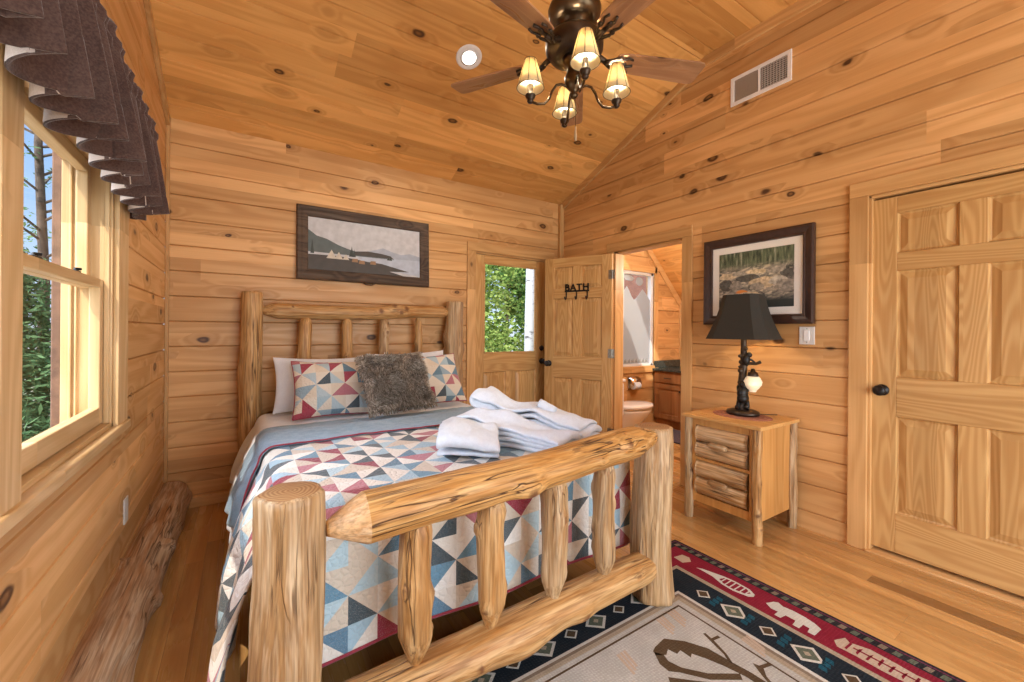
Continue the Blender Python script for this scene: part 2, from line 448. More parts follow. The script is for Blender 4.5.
planks('wall_left', 0, FLATZ, lambda v: (YF, max(YF, gable(v, 0))), mtx((0, 1, 0), (0, 0, 1), (1, 0, 0), (L, 0, 0)), M['wall'], off=.115,
       holes=[(W2[0], W2[1], W2[2], W2[3]), (W1[0], W1[1], W1[2], W1[3])])
planks('wall_right', 0, FLATZ, lambda v: (-gable(v, 0), -YF), mtx((0, -1, 0), (0, 0, 1), (-1, 0, 0), (W, 0, 0)), M['wall'], off=.06,
       holes=[(-BD[1], -BD[0], 0, BD[3]), (-CD[1], -CD[0], 0, CD[3])], T=.12)
planks('wall_back', 0, EAVE, lambda v: (L, W), mtx((1, 0, 0), (0, 0, 1), (0, -1, 0), (0, D, 0)), M['wall'], off=-.085,
       holes=[ED[:2] + ED[2:]])
cs_ = 1 / sqrt(1 + SL * SL); sn_ = SL * cs_
slen = (FLATZ - EAVE) / sn_
yk = D - (FLATZ - EAVE) / SL
planks('ceiling', 0, slen, lambda v: (L, W), mtx((1, 0, 0), (0, -cs_, sn_), (0, -sn_, -cs_), (0, D, EAVE)), M['ceil'], off=.06)
planks('ceiling', 0, yk - YF, lambda v: (L, W), mtx((1, 0, 0), (0, -1, 0), (0, 0, -1), (0, yk, FLATZ)), M['ceil'], off=.1)
fl = MB().box(YF, D + .0, -5.6, -L + .15, -.12, 0)
struct(fl.build('floor', M['floor'], mw=mtx((0, 1, 0), (-1, 0, 0), (0, 0, 1), (0, 0, 0))))

planks('wall_front', 0, FLATZ, lambda v: (-W, -L), mtx((-1, 0, 0), (0, 0, 1), (0, 1, 0), (0, YF, 0)), M['wall'], off=.05, holes=[(-2.95, -.10, .05, 2.45)])  # unseen wall; its wide opening is added to let the fill lamp in
# trims
def trim(name, mb, mat, bevel=.004): return struct(mb.build(name, mat, bevel=bevel))
trim('trim_1', MB().box(W - .055, W, D - .045, D, 0, EAVE - .01), M['trimz'])
trim('trim_2', MB().box(L, L + .022, D - .022, D, 0, EAVE - .005), M['trimz'])
def rake(x0, x1, name):
    h = .075
    def q(y, dz): return (y, ceil_z(y) + dz)
    ys = [(D - .0, 0), (yk, 0), (YF, 0)]
    mb = MB()
    poly = [(D, EAVE), (yk, FLATZ), (YF, FLATZ), (YF, FLATZ - h), (yk + .02, FLATZ - h), (D, EAVE - h)]
    mb.prism(poly, lambda a, b: (x0, a, b), lambda a, b: (x1, a, b))
    trim(name, mb, M['trimy'], .003)
rake(W - .022, W, 'trim_3'); rake(L, L + .022, 'trim_4')
struct(MB().box(-.32, 1.85, D - .018, D, 0, .075).build('baseboard_back', M['trimx'], bevel=.004))

# ------------------------------------------------------------------ doors
def door_casing(name, along, a0, a1, top, pos, thick, w=.088, dirn=-1, inner=.10, bot=0.0, headover=.0):
    """casing boards round an opening; along='x' or 'y'; pos = wall plane; dirn = room side"""
    mb = MB()
    def bx(u0, u1, z0, z1, d0, d1, m):
        d0, d1 = sorted((pos + dirn * d0, pos + dirn * d1))
        if along == 'x': mb.box(u0, u1, d0, d1, z0, z1, m)
        else: mb.box(d0, d1, u0, u1, z0, z1, m)
    bx(a0 - w, a0 + .004, bot, top + .0, 0, thick, 1); bx(a1 - .004, a1 + w, bot, top, 0, thick, 1)
    bx(a0 - w, a1 + w, top + .0, top + w, 0, thick, 0)
    # jamb lining
    bx(a0, a0 + .018, bot, top, -inner, 0, 1); bx(a1 - .018, a1, bot, top, -inner, 0, 1); bx(a0, a1, top - .018, top, -inner, 0, 0)
    return struct(mb.build(name, [M['trimx'] if along == 'x' else M['trimy'], M['trimz']], bevel=.004))

def panel_mesh(mb, x0, x1, z0, z1, y, s, m=0):
    """raised panel standing in a frame; face towards -y*s"""
    def ring(i, d): return [(x0 + i, y + s * d, z0 + i), (x1 - i, y + s * d, z0 + i), (x1 - i, y + s * d, z1 - i), (x0 + i, y + s * d, z1 - i)]
    rs = [ring(0, 0), ring(.004, .010), ring(.012, .013), ring(.042, .003), ring(.046, .0015)]
    vs = [p for r in rs for p in r]; fs = []
    for k in range(len(rs) - 1):
        for j in range(4):
            a, b = k * 4 + j, k * 4 + (j + 1) % 4
            fs.append((a, b, b + 4, a + 4))
    e = (len(rs) - 1) * 4; fs.append((e, e + 1, e + 2, e + 3))
    mb.add(vs, fs, m)

def knob_parts(par, x, z, th, both=True, world=False):
    for s in ((-1, 1) if both else (-1,)):
        y0 = 0 if s < 0 else th
        R = Matrix.Rotation(radians(90 if s < 0 else -90), 3, 'X')
        mb = MB().lathe([(.0, 0), (.031, 0), (.033, .004), (.028, .010), (.012, .013), (.011, .034), (.020, .040), (.029, .050), (.030, .060), (.022, .069), (.0, .072)], 20, (x, y0, z), R=R)
        mb.build('door_knob', M['iron'], par, smooth=True, world=world)

def six_panel(name, w, h, loc, rz, knob_x, cols=None, rows=None, th=.036):
    """door leaf in local x (0..w), z (0..h), front face towards local -y at y=0"""
    t = thing(name, None, None, loc, rz); struct(t)
    st, mid = .112 * w / .81, .10 * w / .81
    rows = rows or [(.222, .775), (1.00, 1.605), (1.708, 1.935)]
    cols = [(st, w / 2 - mid / 2), (w / 2 + mid / 2, w - st)]
    mb = MB()
    mb.box(0, st, 0, th, 0, h, 0); mb.box(w - st, w, 0, th, 0, h, 0)
    for z0, z1 in rows: mb.box(w / 2 - mid / 2, w / 2 + mid / 2, 0, th, z0, z1, 0)
    zz = [0] + [q for r in rows for q in r] + [h]
    for z0, z1 in zip(zz[::2], zz[1::2]): mb.box(st, w - st, 0, th, z0, z1, 1)
    mb.build('door_frame', [M['dv'], M['dh']], t, bevel=.0025, world=False)
    for z0, z1 in rows:
        for x0, x1 in cols:
            p = MB(); panel_mesh(p, x0, x1, z0, z1, 0, 1); panel_mesh(p, x0, x1, z0, z1, th, -1)
            p.build('door_panel', M['dv'], t, world=False)
    knob_parts(t, knob_x, .92, th)
    return t

# closet door: leaf spans y .077-.885 on the right wall, seen from the room (facing -x)
# local x -> world -y when rz = -90deg ; local -y -> world -x
t = six_panel('door_1', .81, 2.03, (W + .018, .888, .035), radians(-90), .052)
MB().box(-.004, .002, -.004, .03, .885, .955).build('latch_plate', M['iron'], t, world=False)
door_casing('trim_5', 'y', CD[0], CD[1], CD[3], W, .019, dirn=-1, inner=.12)
struct(MB().box(W - .03, W + .12, CD[0], CD[1], 0, .014).build('trim_6', M['trimy'], bevel=.004))
struct(MB().box(W + .085, W + .11, CD[0], CD[1], .014, CD[3]).build('trim_7', M['trimz']))

# bathroom door: hinge on the far jamb, swung open into the room
door_casing('trim_8', 'y', BD[0], BD[1], BD[3], W, .019, dirn=-1, inner=.12)
hx, hy = W - .03, 2.885
ang = math.atan2(3.535 - hy, 2.76 - hx)
bd = six_panel('door_2', .735, 2.03, (hx, hy, .02), ang, .735 - .055)
# local +x points along ang; face towards the camera is local +y side -> handled by double-sided panels
for z in (.22, 1.0, 1.78):
    mb = MB(); mb.lathe([(.007, 0), (.007, .09)], 10, (-.006, .046, z)); mb.box(0, .035, .0362, .0385, z, z + .09); mb.box(-.0335, -.006, .044, .047, z, z + .09)
    mb.build('hinge', M['hinge'], bd, world=False)
MB().box(.7352, .737, .006, .03, .89, .95).build('latch_plate', M['hinge'], bd, world=False)

# BATH hook rack on the bathroom door
sg = thing('hook_rack', 'black iron rack with three hooks and the letters BATH on the open door', 'hook rack', (hx, hy, .02), ang)
cx_, cz_ = .735 * .5, 1.675
bar = MB().box(cx_ - .135, cx_ + .135, .0365, .043, cz_ - .006, cz_ + .012)
bar.build('bar', M['iron'], sg, world=False, bevel=.002)
for dx in (-.115, 0, .115):
    pts = [(cx_ + dx, .043, cz_), (cx_ + dx, .044, cz_ - .055), (cx_ + dx, .05, cz_ - .078), (cx_ + dx, .066, cz_ - .086), (cx_ + dx, .08, cz_ - .074), (cx_ + dx, .083, cz_ - .055)]
    MB().tube(pts, [.006, .006, .006, .006, .006, .0075], 8).build('hook', M['iron'], sg, smooth=True, world=False)
fc = bpy.data.curves.new('lettering', 'FONT'); fc.body = 'BATH'; fc.size = .098; fc.extrude = .004; fc.offset = .0022; fc.align_x = 'CENTER'; fc.space_character = 1.12
fo = bpy.data.objects.new('tmp', fc); COL.objects.link(fo)
bpy.context.view_layer.update()
me = bpy.data.meshes.new_from_object(fo.evaluated_get(bpy.context.evaluated_depsgraph_get()))
bpy.data.objects.remove(fo)
me.materials.clear(); me.materials.append(M['iron'])
lo = bpy.data.objects.new('lettering', me); COL.objects.link(lo)
lo.parent = sg; lo.matrix_local = Matrix.Translation((cx_, .040, cz_ + .008)) @ Matrix.Rotation(pi, 4, 'Z') @ Matrix.Rotation(pi / 2, 4, 'X')
# (rotated so it reads from the +y face)

# outside door with glass, in the back wall
od = thing('door_3', None, None, (0, 0, 0)); struct(od)
x0, x1, yd = 1.983, 2.878, D + .012
mb = MB()
gx0, gx1, gz0, gz1 = 2.085, 2.752, 1.045, 1.985
mb.box(x0, gx0, yd, yd + .044, .02, 2.065, 0); mb.box(gx1, x1, yd, yd + .044, .02, 2.065, 0)
mb.box(gx0, gx1, yd, yd + .044, gz1, 2.065, 1); mb.box(gx0, gx1, yd, yd + .044, .85, gz0, 1); mb.box(gx0, gx1, yd, yd + .044, .02, .24, 1)
xm = (gx0 + gx1) / 2
mb.box(xm - .06, xm + .06, yd, yd + .044, .24, .85, 0)
mb.build('door_frame', [M['dv'], M['dh']], od, bevel=.003)
for a, b in ((gx0, xm - .06), (xm + .06, gx1)):
    p = MB(); panel_mesh(p, a, b, .24, .85, yd, 1); panel_mesh(p, a, b, .24, .85, yd + .044, -1); p.build('door_panel', M['dv'], od)
MB().box(gx0, gx1, yd + .020, yd + .024, gz0, gz1).build('pane', M['doorglass'], od)
mb = MB()
for a in ((gx0, gx0 + .014, gz0, gz1), (gx1 - .014, gx1, gz0, gz1), (gx0, gx1, gz0, gz0 + .014), (gx0, gx1, gz1 - .014, gz1)):
    mb.box(a[0], a[1], yd + .004, yd + .019, a[2], a[3])
mb.build('glazing_bead', M['dh'], od, bevel=.003)
R9 = Matrix.Rotation(radians(90), 3, 'X')
MB().lathe([(0, 0), (.030, 0), (.031, .006), (.024, .013), (.012, .015), (0, .016)], 20, (2.828, yd, 1.09), R=R9).box(2.824, 2.832, yd - .03, yd - .012, 1.072, 1.108).build('deadbolt', M['iron'], od, smooth=False)
MB().lathe([(.0, 0), (.031, 0), (.033, .004), (.028, .010), (.012, .013), (.011, .034), (.020, .040), (.029, .050), (.030, .060), (.022, .069), (.0, .072)], 20, (2.828, yd, .945), R=R9).build('door_knob', M['iron'], od, smooth=True)
door_casing('trim_9', 'x', ED[0], ED[1], ED[3], D, .019, dirn=-1, inner=.15, w=.09)

# ------------------------------------------------------------------ windows in the left wall
def dh_window(name, o):
    y0, y1, z0, z1 = o
    t = thing(name, None, None, (L, (y0 + y1) / 2, z0)); struct(t)
    # jamb lining with stops
    mb = MB()
    xo = L - .15
    mb.box(xo, L, y0, y0 + .02, z0, z1, 1); mb.box(xo, L, y1 - .02, y1, z0, z1, 1); mb.box(xo, L, y0, y1, z1 - .02, z1, 0); mb.box(xo, L - .0, y0, y1, z0 - .0, z0 + .022, 0)
    for xa_, xb_ in ((L - .125, L - .117), (L - .108, L - .102)): mb.box(xa_, xb_, y1 - .034, y1 - .02, z0 + .022, z1 - .02, 1)
    for yy in (y0 + .02, y1 - .028): mb.box(L - .024, L - .008, yy, yy + .008, z0 + .022, z1 - .02, 1)
    mb.box(L - .024, L - .008, y0 + .02, y1 - .02, z1 - .030, z1 - .02, 0)
    mb.build('window_frame', [M['winy'], M['winz']], t, bevel=.0025)
    zm = 1.458
    def sash(nm, xa, xb, za, zb, bot, top):
        mb = MB(); sw = .042
        ya, yb = y0 + .024, y1 - .024
        mb.box(xa, xb, ya, ya + sw, za, zb, 1); mb.box(xa, xb, yb - sw, yb, za, zb, 1)
        mb.box(xa, xb, ya + sw, yb - sw, za, za + bot, 0); mb.box(xa, xb, ya + sw, yb - sw, zb - top, zb, 0)
        s = mb.build(nm, [M['winy'], M['winz']], t, bevel=.004)
        xm = (xa + xb) / 2
        MB().box(xm - .003, xm + .003, ya + sw - .006, yb - sw + .006, za + bot - .006, zb - top + .006).build('pane', M['glass'], s)
        return s
    s1 = sash('lower_sash', L - .060, L - .026, z0 + .026, zm + .018, .068, .036)
    s2 = sash('upper_sash', L - .098, L - .064, zm - .018, z1 - .022, .036, .045)
    for yy in (y0 + .28, y1 - .28):
        MB().box(L - .058, L - .036, yy - .022, yy + .022, zm + .018, zm + .026).tube([(L - .047, yy, zm + .026), (L - .047, yy, zm + .032), (L - .034, yy + .012, zm + .032)], .005, 8).build('sash_lock', M['iron'], s1, bevel=.001)
    return t
dh_window('window_1', W1); dh_window('window_2', W2)
struct(MB().box(L - .178, L - .15, W1[1] - .01, W1[1] + .10, W1[2] - .06, W1[3] + .1).build('trim_13', M['rough'], bevel=.004)) if 'rough' in M else None
# casings and stool
mb = MB()
mb.box(L, L + .018, W1[1] - .004, W1[1] + .165, W1[2] - .03, W1[3] + .1, 1)
mb.box(L, L + .018, W2[1] - .004, W1[0] + .004, W1[2] - .0, W1[3], 1)
mb.box(L, L + .018, W2[0] - .12, W2[0] + .004, W1[2] - .03, W1[3] + .1, 1)
mb.box(L, L + .018, W2[0], W1[1], W1[3] - .004, W1[3] + .1, 0)
trim('trim_10', mb.box(L + .0, L + .012, W1[1] + .150, W1[1] + .168, W1[2] - .03, W1[3] + .1, 1), [M['winy'], M['winz']], .003)
struct(MB().box(L - .03, L + .030, W2[0] - .12, W1[1] + .165, W1[2] - .034, W1[2] + .004).build('window_sill', M['winy'], bevel=.006, seg=3))

# ------------------------------------------------------------------ outside: deck, posts, trees
def foliage(mb, c, r, n, size, m=0, flat=.35):
    for _ in range(n):
        d = V((random.gauss(0, 1), random.gauss(0, 1), random.gauss(0, 1))).normalized() * (random.random() ** .4)
        p = V(c) + V((d.x * r[0], d.y * r[1], d.z * r[2]))
        a = V((random.gauss(0, 1), random.gauss(0, 1), random.gauss(0, .5))).normalized(); b = a.orthogonal().normalized()
        b = (b + a.cross(b) * random.uniform(-1, 1)).normalized()
        s = size * random.uniform(.6, 1.3)
        mb.add([p - a * s, p + b * s * flat, p + a * s, p - b * s * flat], [(0, 1, 2, 3)], m)
def leafmat(name, c1, c2):
    t = NT(name)
    g = t.n('NewGeometry').outputs['Random Per Island']
    col = t.ramp(g, [(0, c1), (1, c2)])
    a = t.n('BsdfDiffuse'); b = t.n('BsdfTranslucent'); t.l(col, a.inputs[0]); t.l(col, b.inputs[0])
    mx = t.n('MixShader'); mx.inputs[0].default_value = .4
    t.l(a.outputs[0], mx.inputs[1]); t.l(b.outputs[0], mx.inputs[2]); t.l(mx.outputs[0], t.out.inputs[0])
    return t.m
M['needle'] = leafmat('spruce_needles', (.05, .11, .05), (.22, .36, .16))
M['leaf'] = leafmat('maple_leaves', (.08, .16, .03), (.42, .50, .14))
M['leaf2'] = leafmat('shrub_leaves', (.03, .08, .02), (.20, .30, .07))
M['bark'] = plain('bark', (.10, .07, .05), .9, 0, .4, 12)
def birchbark():
    t = NT('birch_bark'); tc = t.n('TexCoord').outputs['Object']
    sp = t.n('SeparateXYZ'); t.l(tc, sp.inputs[0])
    v = t.comb(t.math('MULTIPLY', sp.outputs[0], 5), t.math('MULTIPLY', sp.outputs[1], 5), t.math('MULTIPLY', sp.outputs[2], 14))
    f = t.noise(v, 1, 3)
    return t.bsdf(t.mix(t.maprange(f, .56, .68), (.38, .37, .36), (.07, .06, .055)), .8)
M['birch'] = birchbark()
def spruce(x, y, h, r, label, z0=-.6):
    t = thing('spruce_tree', label, 'tree', (x, y, z0), 0, 'spruces outside the window')
    MB().lathe([(.16, 0), (.11, h * .4), (.02, h)], 10, (x, y, z0)).build('trunk', M['bark'], t, smooth=True)
    mb = MB()
    n = 26
    for i in range(n):
        f = i / n; z = z0 + h * (.06 + .92 * f); rr = r * (1 - f) ** .85 + .06
        nb = 11
        for k in range(nb):
            a = 2 * pi * (k + random.random()) / nb
            for j in range(7):
                q = (j + .6) / 7
                p = (x + cos(a) * rr * q, y + sin(a) * rr * q, z - rr * .28 * q * q - .03 * j)
                foliage(mb, p, (.16, .16, .08), 13, .045 + .02 * (1 - f), flat=.26)
    mb.build('foliage', M['needle'], t)
spruce(-2.3, 6.8, 3.2, 1.35, 'tall dark spruce closest to the window glass')
spruce(-5.4, 9.4, 4.2, 1.6, 'taller spruce standing behind the one nearest the window')
spruce(-7.9, 13.2, 5.0, 1.9, 'farthest spruce seen through the window behind the other two')
BX, BY = -2.69, 9.6
t = thing('bare_tree', 'thin sparse tree against the sky in the upper window sash', 'tree', (BX, BY, -.6))
MB().tube([(BX, BY, -.6), (BX + .03, BY, 2), (BX - .05, BY, 4.2), (BX + .05, BY, 7)], [.08, .065, .05, .012], 8).build('trunk', M['bark'], t, smooth=True)
mb = MB(); mb2 = MB()
for i in range(34):
    z = 1.6 + i * .15; a = random.uniform(0, 2 * pi); l_ = random.uniform(.5, 1.0)
    e = V((BX + cos(a) * l_, BY + sin(a) * l_, z + .35))
    mb.tube([(BX, BY, z), (V((BX, BY, z)) + e) * .5 + V((0, 0, .05)), e], [.022, .015, .005], 5)
    for q in (.5, .75, 1): foliage(mb2, V((BX, BY, z)).lerp(e, q), (.2, .2, .14), 22, .05, flat=.3)
mb.build('branches', M['bark'], t); mb2.build('foliage', M['needle'], t)
# beyond the outside door
for i, (x, y, z, r, n, mt, lb) in enumerate([
        (4.0, 7.6, 1.5, (.95, .6, 1.9), 4200, 'leaf', 'bright leafy tree straight behind the outside door glass'),
        (6.0, 8.3, 1.9, (.9, .8, 2.2), 4200, 'leaf2', 'darker leafy tree beside the white birch trunk'),
        (4.15, 6.1, .15, (.9, .45, .75), 2600, 'leaf', 'low yellow-green bush at the bottom of the door glass'),
        (7.1, 11.2, 2.4, (2.2, 1.0, 3.0), 12000, 'leaf', 'deep green tree farthest behind the door glass')]):
    t = thing('leafy_tree', lb, 'tree', (x, y, -.6), 0, None)
    MB().lathe([(.09, 0), (.06, max(.5, z)), (.02, z + r[2])], 8, (x, y, -.6)).build('trunk', M['bark'], t, smooth=True)
    mb = MB()
    for k in range(24):
        d = V((random.uniform(-1, 1) * r[0], random.uniform(-1, 1) * r[1], random.uniform(-1, 1) * r[2])) * .75
        foliage(mb, V((x, y, z)) + d, (r[0] * .40, r[1] * .5, r[2] * .25), n // 24, .052 if i < 3 else .09, flat=.6)
    mb.build('foliage', M[mt], t)
tag(MB().tube([(4.80, 6.7, -.6), (4.78, 6.7, 1.2), (4.83, 6.72, 3), (4.78, 6.7, 5)], [.115, .105, .10, .08], 14).build('birch_tree', M['birch'], smooth=True), 'pale birch trunk rising beyond the outside door glass', 'tree')
gd = MB().box(-14, 16, -14, 20, -.75, -.6)
struct(gd.build('ground', plain('forest_ground', (.20, .19, .11), .95, 0, .4, 3)))
M['deck'] = wood('grey_deck', (.52, .50, .47), (.42, .40, .37), axis=1, cross=0, bw=.14, knots=.1, joint=.004)
struct(MB().box(-3.2, L - .16, -1.5, 6.0, -.30, -.22).build('deck', M['deck']))
M['rough'] = plain('rough_sawn_brown', (.16, .085, .05), .8, 0, .35, 22)
M['cream'] = wood('pale_cream_pine', (.56, .42, .25), (.46, .31, .16), axis=2, cross=0, bw=.3, knots=.2)  # pale cream pine, the wood's own colour
tag(MB().box(-1.02, -.90, 3.78, 3.92, -.22, 2.6).build('porch_post', M['rough'], bevel=.008), 'dark brown square porch post outside the window', 'post')
t = thing('porch_column', 'pale pine porch post with a capping board beside the dark one', 'post', (-.80, 3.55, -.22))
MB().box(-.852, -.806, 3.50, 3.56, -.22, 2.6).build('shaft', M['cream'], t, bevel=.006)
MB().box(-.790, -.775, 3.50, 3.58, -.22, 2.6).build('capping_board', M['cream'], t, bevel=.004)

# ------------------------------------------------------------------ logs
def log(name, p0, p1, r0, r1, mat, parent=None, seed=0, knots=4, t0=(0, 1), t1=(0, 1), lump=.07, bend=.012, endm=None, n=36, step=.02, kn=None, flute=0.0, cone=False, cut=None):
    """peeled log from p0 to p1; t0/t1 = (length, end radius factor) of tapered ends"""
    rnd = random.Random(seed * 101 + 5)
    p0, p1 = V(p0), V(p1); ax = p1 - p0; ln = ax.length
    q = ax.to_track_quat('Z', 'Y').to_matrix().to_4x4(); q.translation = p0
    K = kn if kn is not None else [(rnd.uniform(.12, .88) * ln, rnd.uniform(0, 2 * pi), rnd.uniform(.012, .020), rnd.uniform(.15, .34)) for _ in range(knots)]
    ns = max(8, int(ln / step)); vs = []; at = []
    ph = rnd.uniform(0, 9)
    for i in range(ns + 1):
        s = ln * i / ns
        f = s / ln; r = r0 + (r1 - r0) * f
        if t0[0] and s < t0[0]: r *= t0[1] + (1 - t0[1]) * (max(0, s / t0[0]) ** (.95 if cone else .5))
        if t1[0] and ln - s < t1[0]: r *= t1[1] + (1 - t1[1]) * (max(0, (ln - s) / t1[0]) ** (.95 if cone else .5))
        bx, by = bend * sin(f * 3.1 + ph), bend * sin(f * 4.3 + ph * 1.7)
        e = sin(pi * f) if True else 1
        for k in range(n):
            a = 2 * pi * k / n
            nz = noise.noise(V((cos(a) * 1.3 + seed * 3.1, sin(a) * 1.3, s * 4.0))) * lump + noise.noise(V((cos(a) * 3 + seed, sin(a) * 3, s * 2.2 + 7))) * lump * .6
            nz += flute * (sin(a * 5 + ph + .7 * s) * .6 + sin(a * 9 + ph * 2 - 1.1 * s) * .4) + .025 * noise.noise(V((cos(a) * 7 + seed, sin(a) * 7, s * 9)))
            rr = r * (1 + nz); kv = 0.0
            for ks, ka, kr, kh in K:
                da = (a - ka + pi) % (2 * pi) - pi
                d = hypot(s - ks, da * r)
                rr += kh * r * exp(-(d / (kr * 1.9)) ** 2); kv = max(kv, exp(-(d / kr) ** 2))
            vs.append((cos(a) * rr + bx * e, sin(a) * rr + by * e, s)); at.append(kv)
    fs = []; mi = []
    for i in range(ns):
        for k in range(n):
            a, b = i * n + k, i * n + (k + 1) % n
            fs.append((a, b, b + n, a + n)); mi.append(2 if cut and cone and (i + .5) * ln / ns < t0[0] else 0)
    for base, rev, z in ((0, True, 0), (ns * n, False, ln)):
        r_ = [V(vs[base + k]) for k in range(n)]; c = sum(r_, V()) / n
        ib = len(vs)
        for p in r_: vs.append(c + (p - c) * .88 + V((0, 0, (-.006 if rev else .006)))); at.append(0)
        vs.append(c + V((0, 0, (-.007 if rev else .007)))); at.append(0)
        for k in range(n):
            a, b = base + k, base + (k + 1) % n; c1, c2 = ib + k, ib + (k + 1) % n
            fs.append((a, c1, c2, b)[::1] if rev else (a, b, c2, c1)); mi.append(0)
            fs.append((c1, ib + n, c2) if rev else (c1, c2, ib + n)); mi.append(1)
    return mesh_obj(name, vs, fs, [mat, endm or M['end']] + ([cut] if cut else []), parent, mi=mi, smooth=True, attr=at, mw=q)

# weathered log lying along the left wall
o = log('floor_log', (L + .045, -1.2, .098), (L + .045, D - .03, .10), .116, .112, M['logold'], seed=31, knots=16, lump=.16, bend=.012, endm=M['endd'], step=.03, n=36)
tag(o, 'weathered bark-stained log lying on the floor along the window wall', 'log')
tag(MB().box(L, L + .006, 2.555, 2.625, .375, .49).build('outlet_plate', M['plastic'], bevel=.002), 'ivory outlet plate low on the window wall', 'outlet')

# ------------------------------------------------------------------ bed
bed = thing('log_bed', 'peeled log bed frame with chunky posts and four-spindle headboard and footboard', 'bed', (.88, 2.4, 0))
log('headboard_post', (.058, 3.60, 0), (.058, 3.60, 1.55), .078, .066, M['log'], bed, 1, kn=[(1.33, -1.2, .02, .12), (1.02, -1.0, .022, .3), (.95, -.5, .045, .16), (.86, -1.9, .015, .1)], lump=.05, flute=.03)
log('headboard_post', (1.69, 3.60, 0), (1.69, 3.60, 1.55), .088, .080, M['logp'], bed, 2, kn=[(1.33, -1.9, .030, .22), (1.15, -2.0, .020, .15), (1.22, -.3, .03, .30), (1.08, -.5, .02, .2), (.9, -2.2, .02, .15), (1.46, -.4, .026, .25), (1.10, 2.8, .03, .2)], lump=.07, flute=.04)
log('headboard_rail', (.10, 3.60, 1.418), (1.64, 3.60, 1.452), .062, .052, M['log'], bed, 3, kn=[(.88, 2.9, .030, .22), (1.00, 2.2, .032, .42), (1.05, 3.2, .022, .30), (1.10, 2.7, .03, .22), (.75, 3.0, .012, .1), (.22, 2.6, .014, .1)], t0=(.11, .32), t1=(.08, .45), lump=.10, bend=.016, cone=True)
for i, (x, r, m) in enumerate([(.412, .050, 'log'), (.720, .043, 'log'), (1.022, .045, 'logp'), (1.330, .033, 'log')]):
    zt = 1.385 + (x - .1) * .025
    log('headboard_spindle', (x + .004, 3.60, .42), (x, 3.60, zt), r * 1.05, r * .92, M[m], bed, 10 + i, knots=4, t1=(.07, .5), t0=(.06, .6), lump=.12, cone=True)
log('footboard_post', (.112, 1.278, .019), (.112, 1.278, .832), .089, .083, M['logp'], bed, 4, kn=[(.72, 4.4, .02, -.12), (.35, 3.9, .014, .1), (.2, 5.2, .014, .1)], lump=.05, flute=.065)
log('footboard_post', (1.665, 1.295, .019), (1.665, 1.295, .822), .099, .086, M['logp'], bed, 5, kn=[(.3, 4.2, .012, .06)], lump=.06, flute=.07)
log('footboard_top_rail', (.205, 1.255, .720), (1.60, 1.255, .792), .076, .066, M['logo'], bed, 6, kn=[(1.17, 2.75, .024, .32), (1.02, 3.3, .012, .15), (.66, 3.7, .03, .28), (.60, 3.2, .012, .12), (.9, 2.2, .016, .1), (.35, 3.0, .014, .08)], t0=(.10, .30), t1=(.12, .5), lump=.11, bend=.010, endm=M['endd'], cone=True, cut=M['cut'])
log('footboard_bottom_rail', (.17, 1.285, .150), (1.62, 1.285, .178), .074, .068, M['log'], bed, 7, kn=[(.98, 3.6, .026, .18), (.5, 3.2, .02, .12), (.70, 4.2, .05, .25), (1.3, 2.8, .016, .1)], t0=(.05, .7), t1=(.05, .75), lump=.08, bend=.01)
for i, (x, r, m) in enumerate([(.470, .051, 'log'), (.748, .047, 'log'), (1.035, .050, 'logp'), (1.312, .046, 'logp')]):
    log('footboard_spindle', (x, 1.278, .205), (x - .003, 1.262, .70 + .03 * x), r * 1.0, r, M[m], bed, 20 + i, knots=5, t0=(.10, .30), t1=(.07, .5), lump=.14, bend=.007, cone=True)
for x in (.188, 1.525):
    log('side_rail', (x, 1.58, .30), (x, 3.54, .30), .038, .038, M['log'], bed, 30, knots=4)
def softbox(name, x0, x1, y0, y1, z0, z1, mat, r, parent=None):
    return MB().box(x0, x1, y0, y1, z0, z1).build(name, mat, parent, bevel=r, seg=5, smooth=True)
tag(softbox('box_spring', .265, 1.445, 1.50, 3.47, .16, .42, M['black'], .03), 'black covered box spring under the mattress, glimpsed below the quilt at the foot', 'box spring')
tag(softbox('mattress', .105, 1.605, 1.455, 3.515, .425, .642, M['mattress'], .06), 'pale mattress lying on the log bed under the covers', 'mattress')

X0, X1, YFOOT, ZT = .082, 1.635, 1.432, .694
def drape(s, t, R=.07, off=0.0, foot=True, wav=1.0, ph=0.0, flare=.15):
    """s across (world x on top), t along (world y on top) -> 3D"""
    x, y, z = s, t, ZT + off
    arc = pi * R / 2
    def side(d):
        if d <= 0: return 0, 0, 0
        if d < arc: return R * sin(d / R) , R * (1 - cos(d / R)), 0
        return R, R + d - arc, d - arc
    dl, dr = (X0 + R) - s, s - (X1 - R)
    df0 = (YFOOT + R) - t
    if foot and df0 > 0:
        k_ = max(0.0, 1 - df0 / .09); dl *= k_; dr *= k_
    if dl > 0:
        o, dz, rest = side(dl)
        o += flare * (1 - exp(-rest / .22)) + wav * min(1, rest / .3) * (.022 * sin(t * 13 + ph) + .016 * sin(t * 29 + 1 + ph))
        x = X0 + R - o - off; z -= dz
    if dr > 0:
        o, dz, rest = side(dr)
        o += .03 * (1 - exp(-rest / .2)) + wav * min(1, rest / .3) * .01 * sin(t * 15 + 2)
        x = X1 - R + o + off; z -= dz
    df = (YFOOT + R) - t
    if foot and df > 0:
        o, dz, rest = side(df)
        o += .012 * min(1, rest / .2) * sin(s * 9) - .0
        y = YFOOT + R - o - off; z -= dz
    q_ = min(1.0, max(0.0, (t - 2.62) / .22)); z -= .034 * q_ * q_ * (3 - 2 * q_)
    if dl <= 0 and dr <= 0 and df <= 0:
        z += .006 * noise.noise(V((s * 6, t * 6, 1.3))) + .003 * noise.noise(V((s * 19, t * 19, 4)))
    return V((x, y, z))
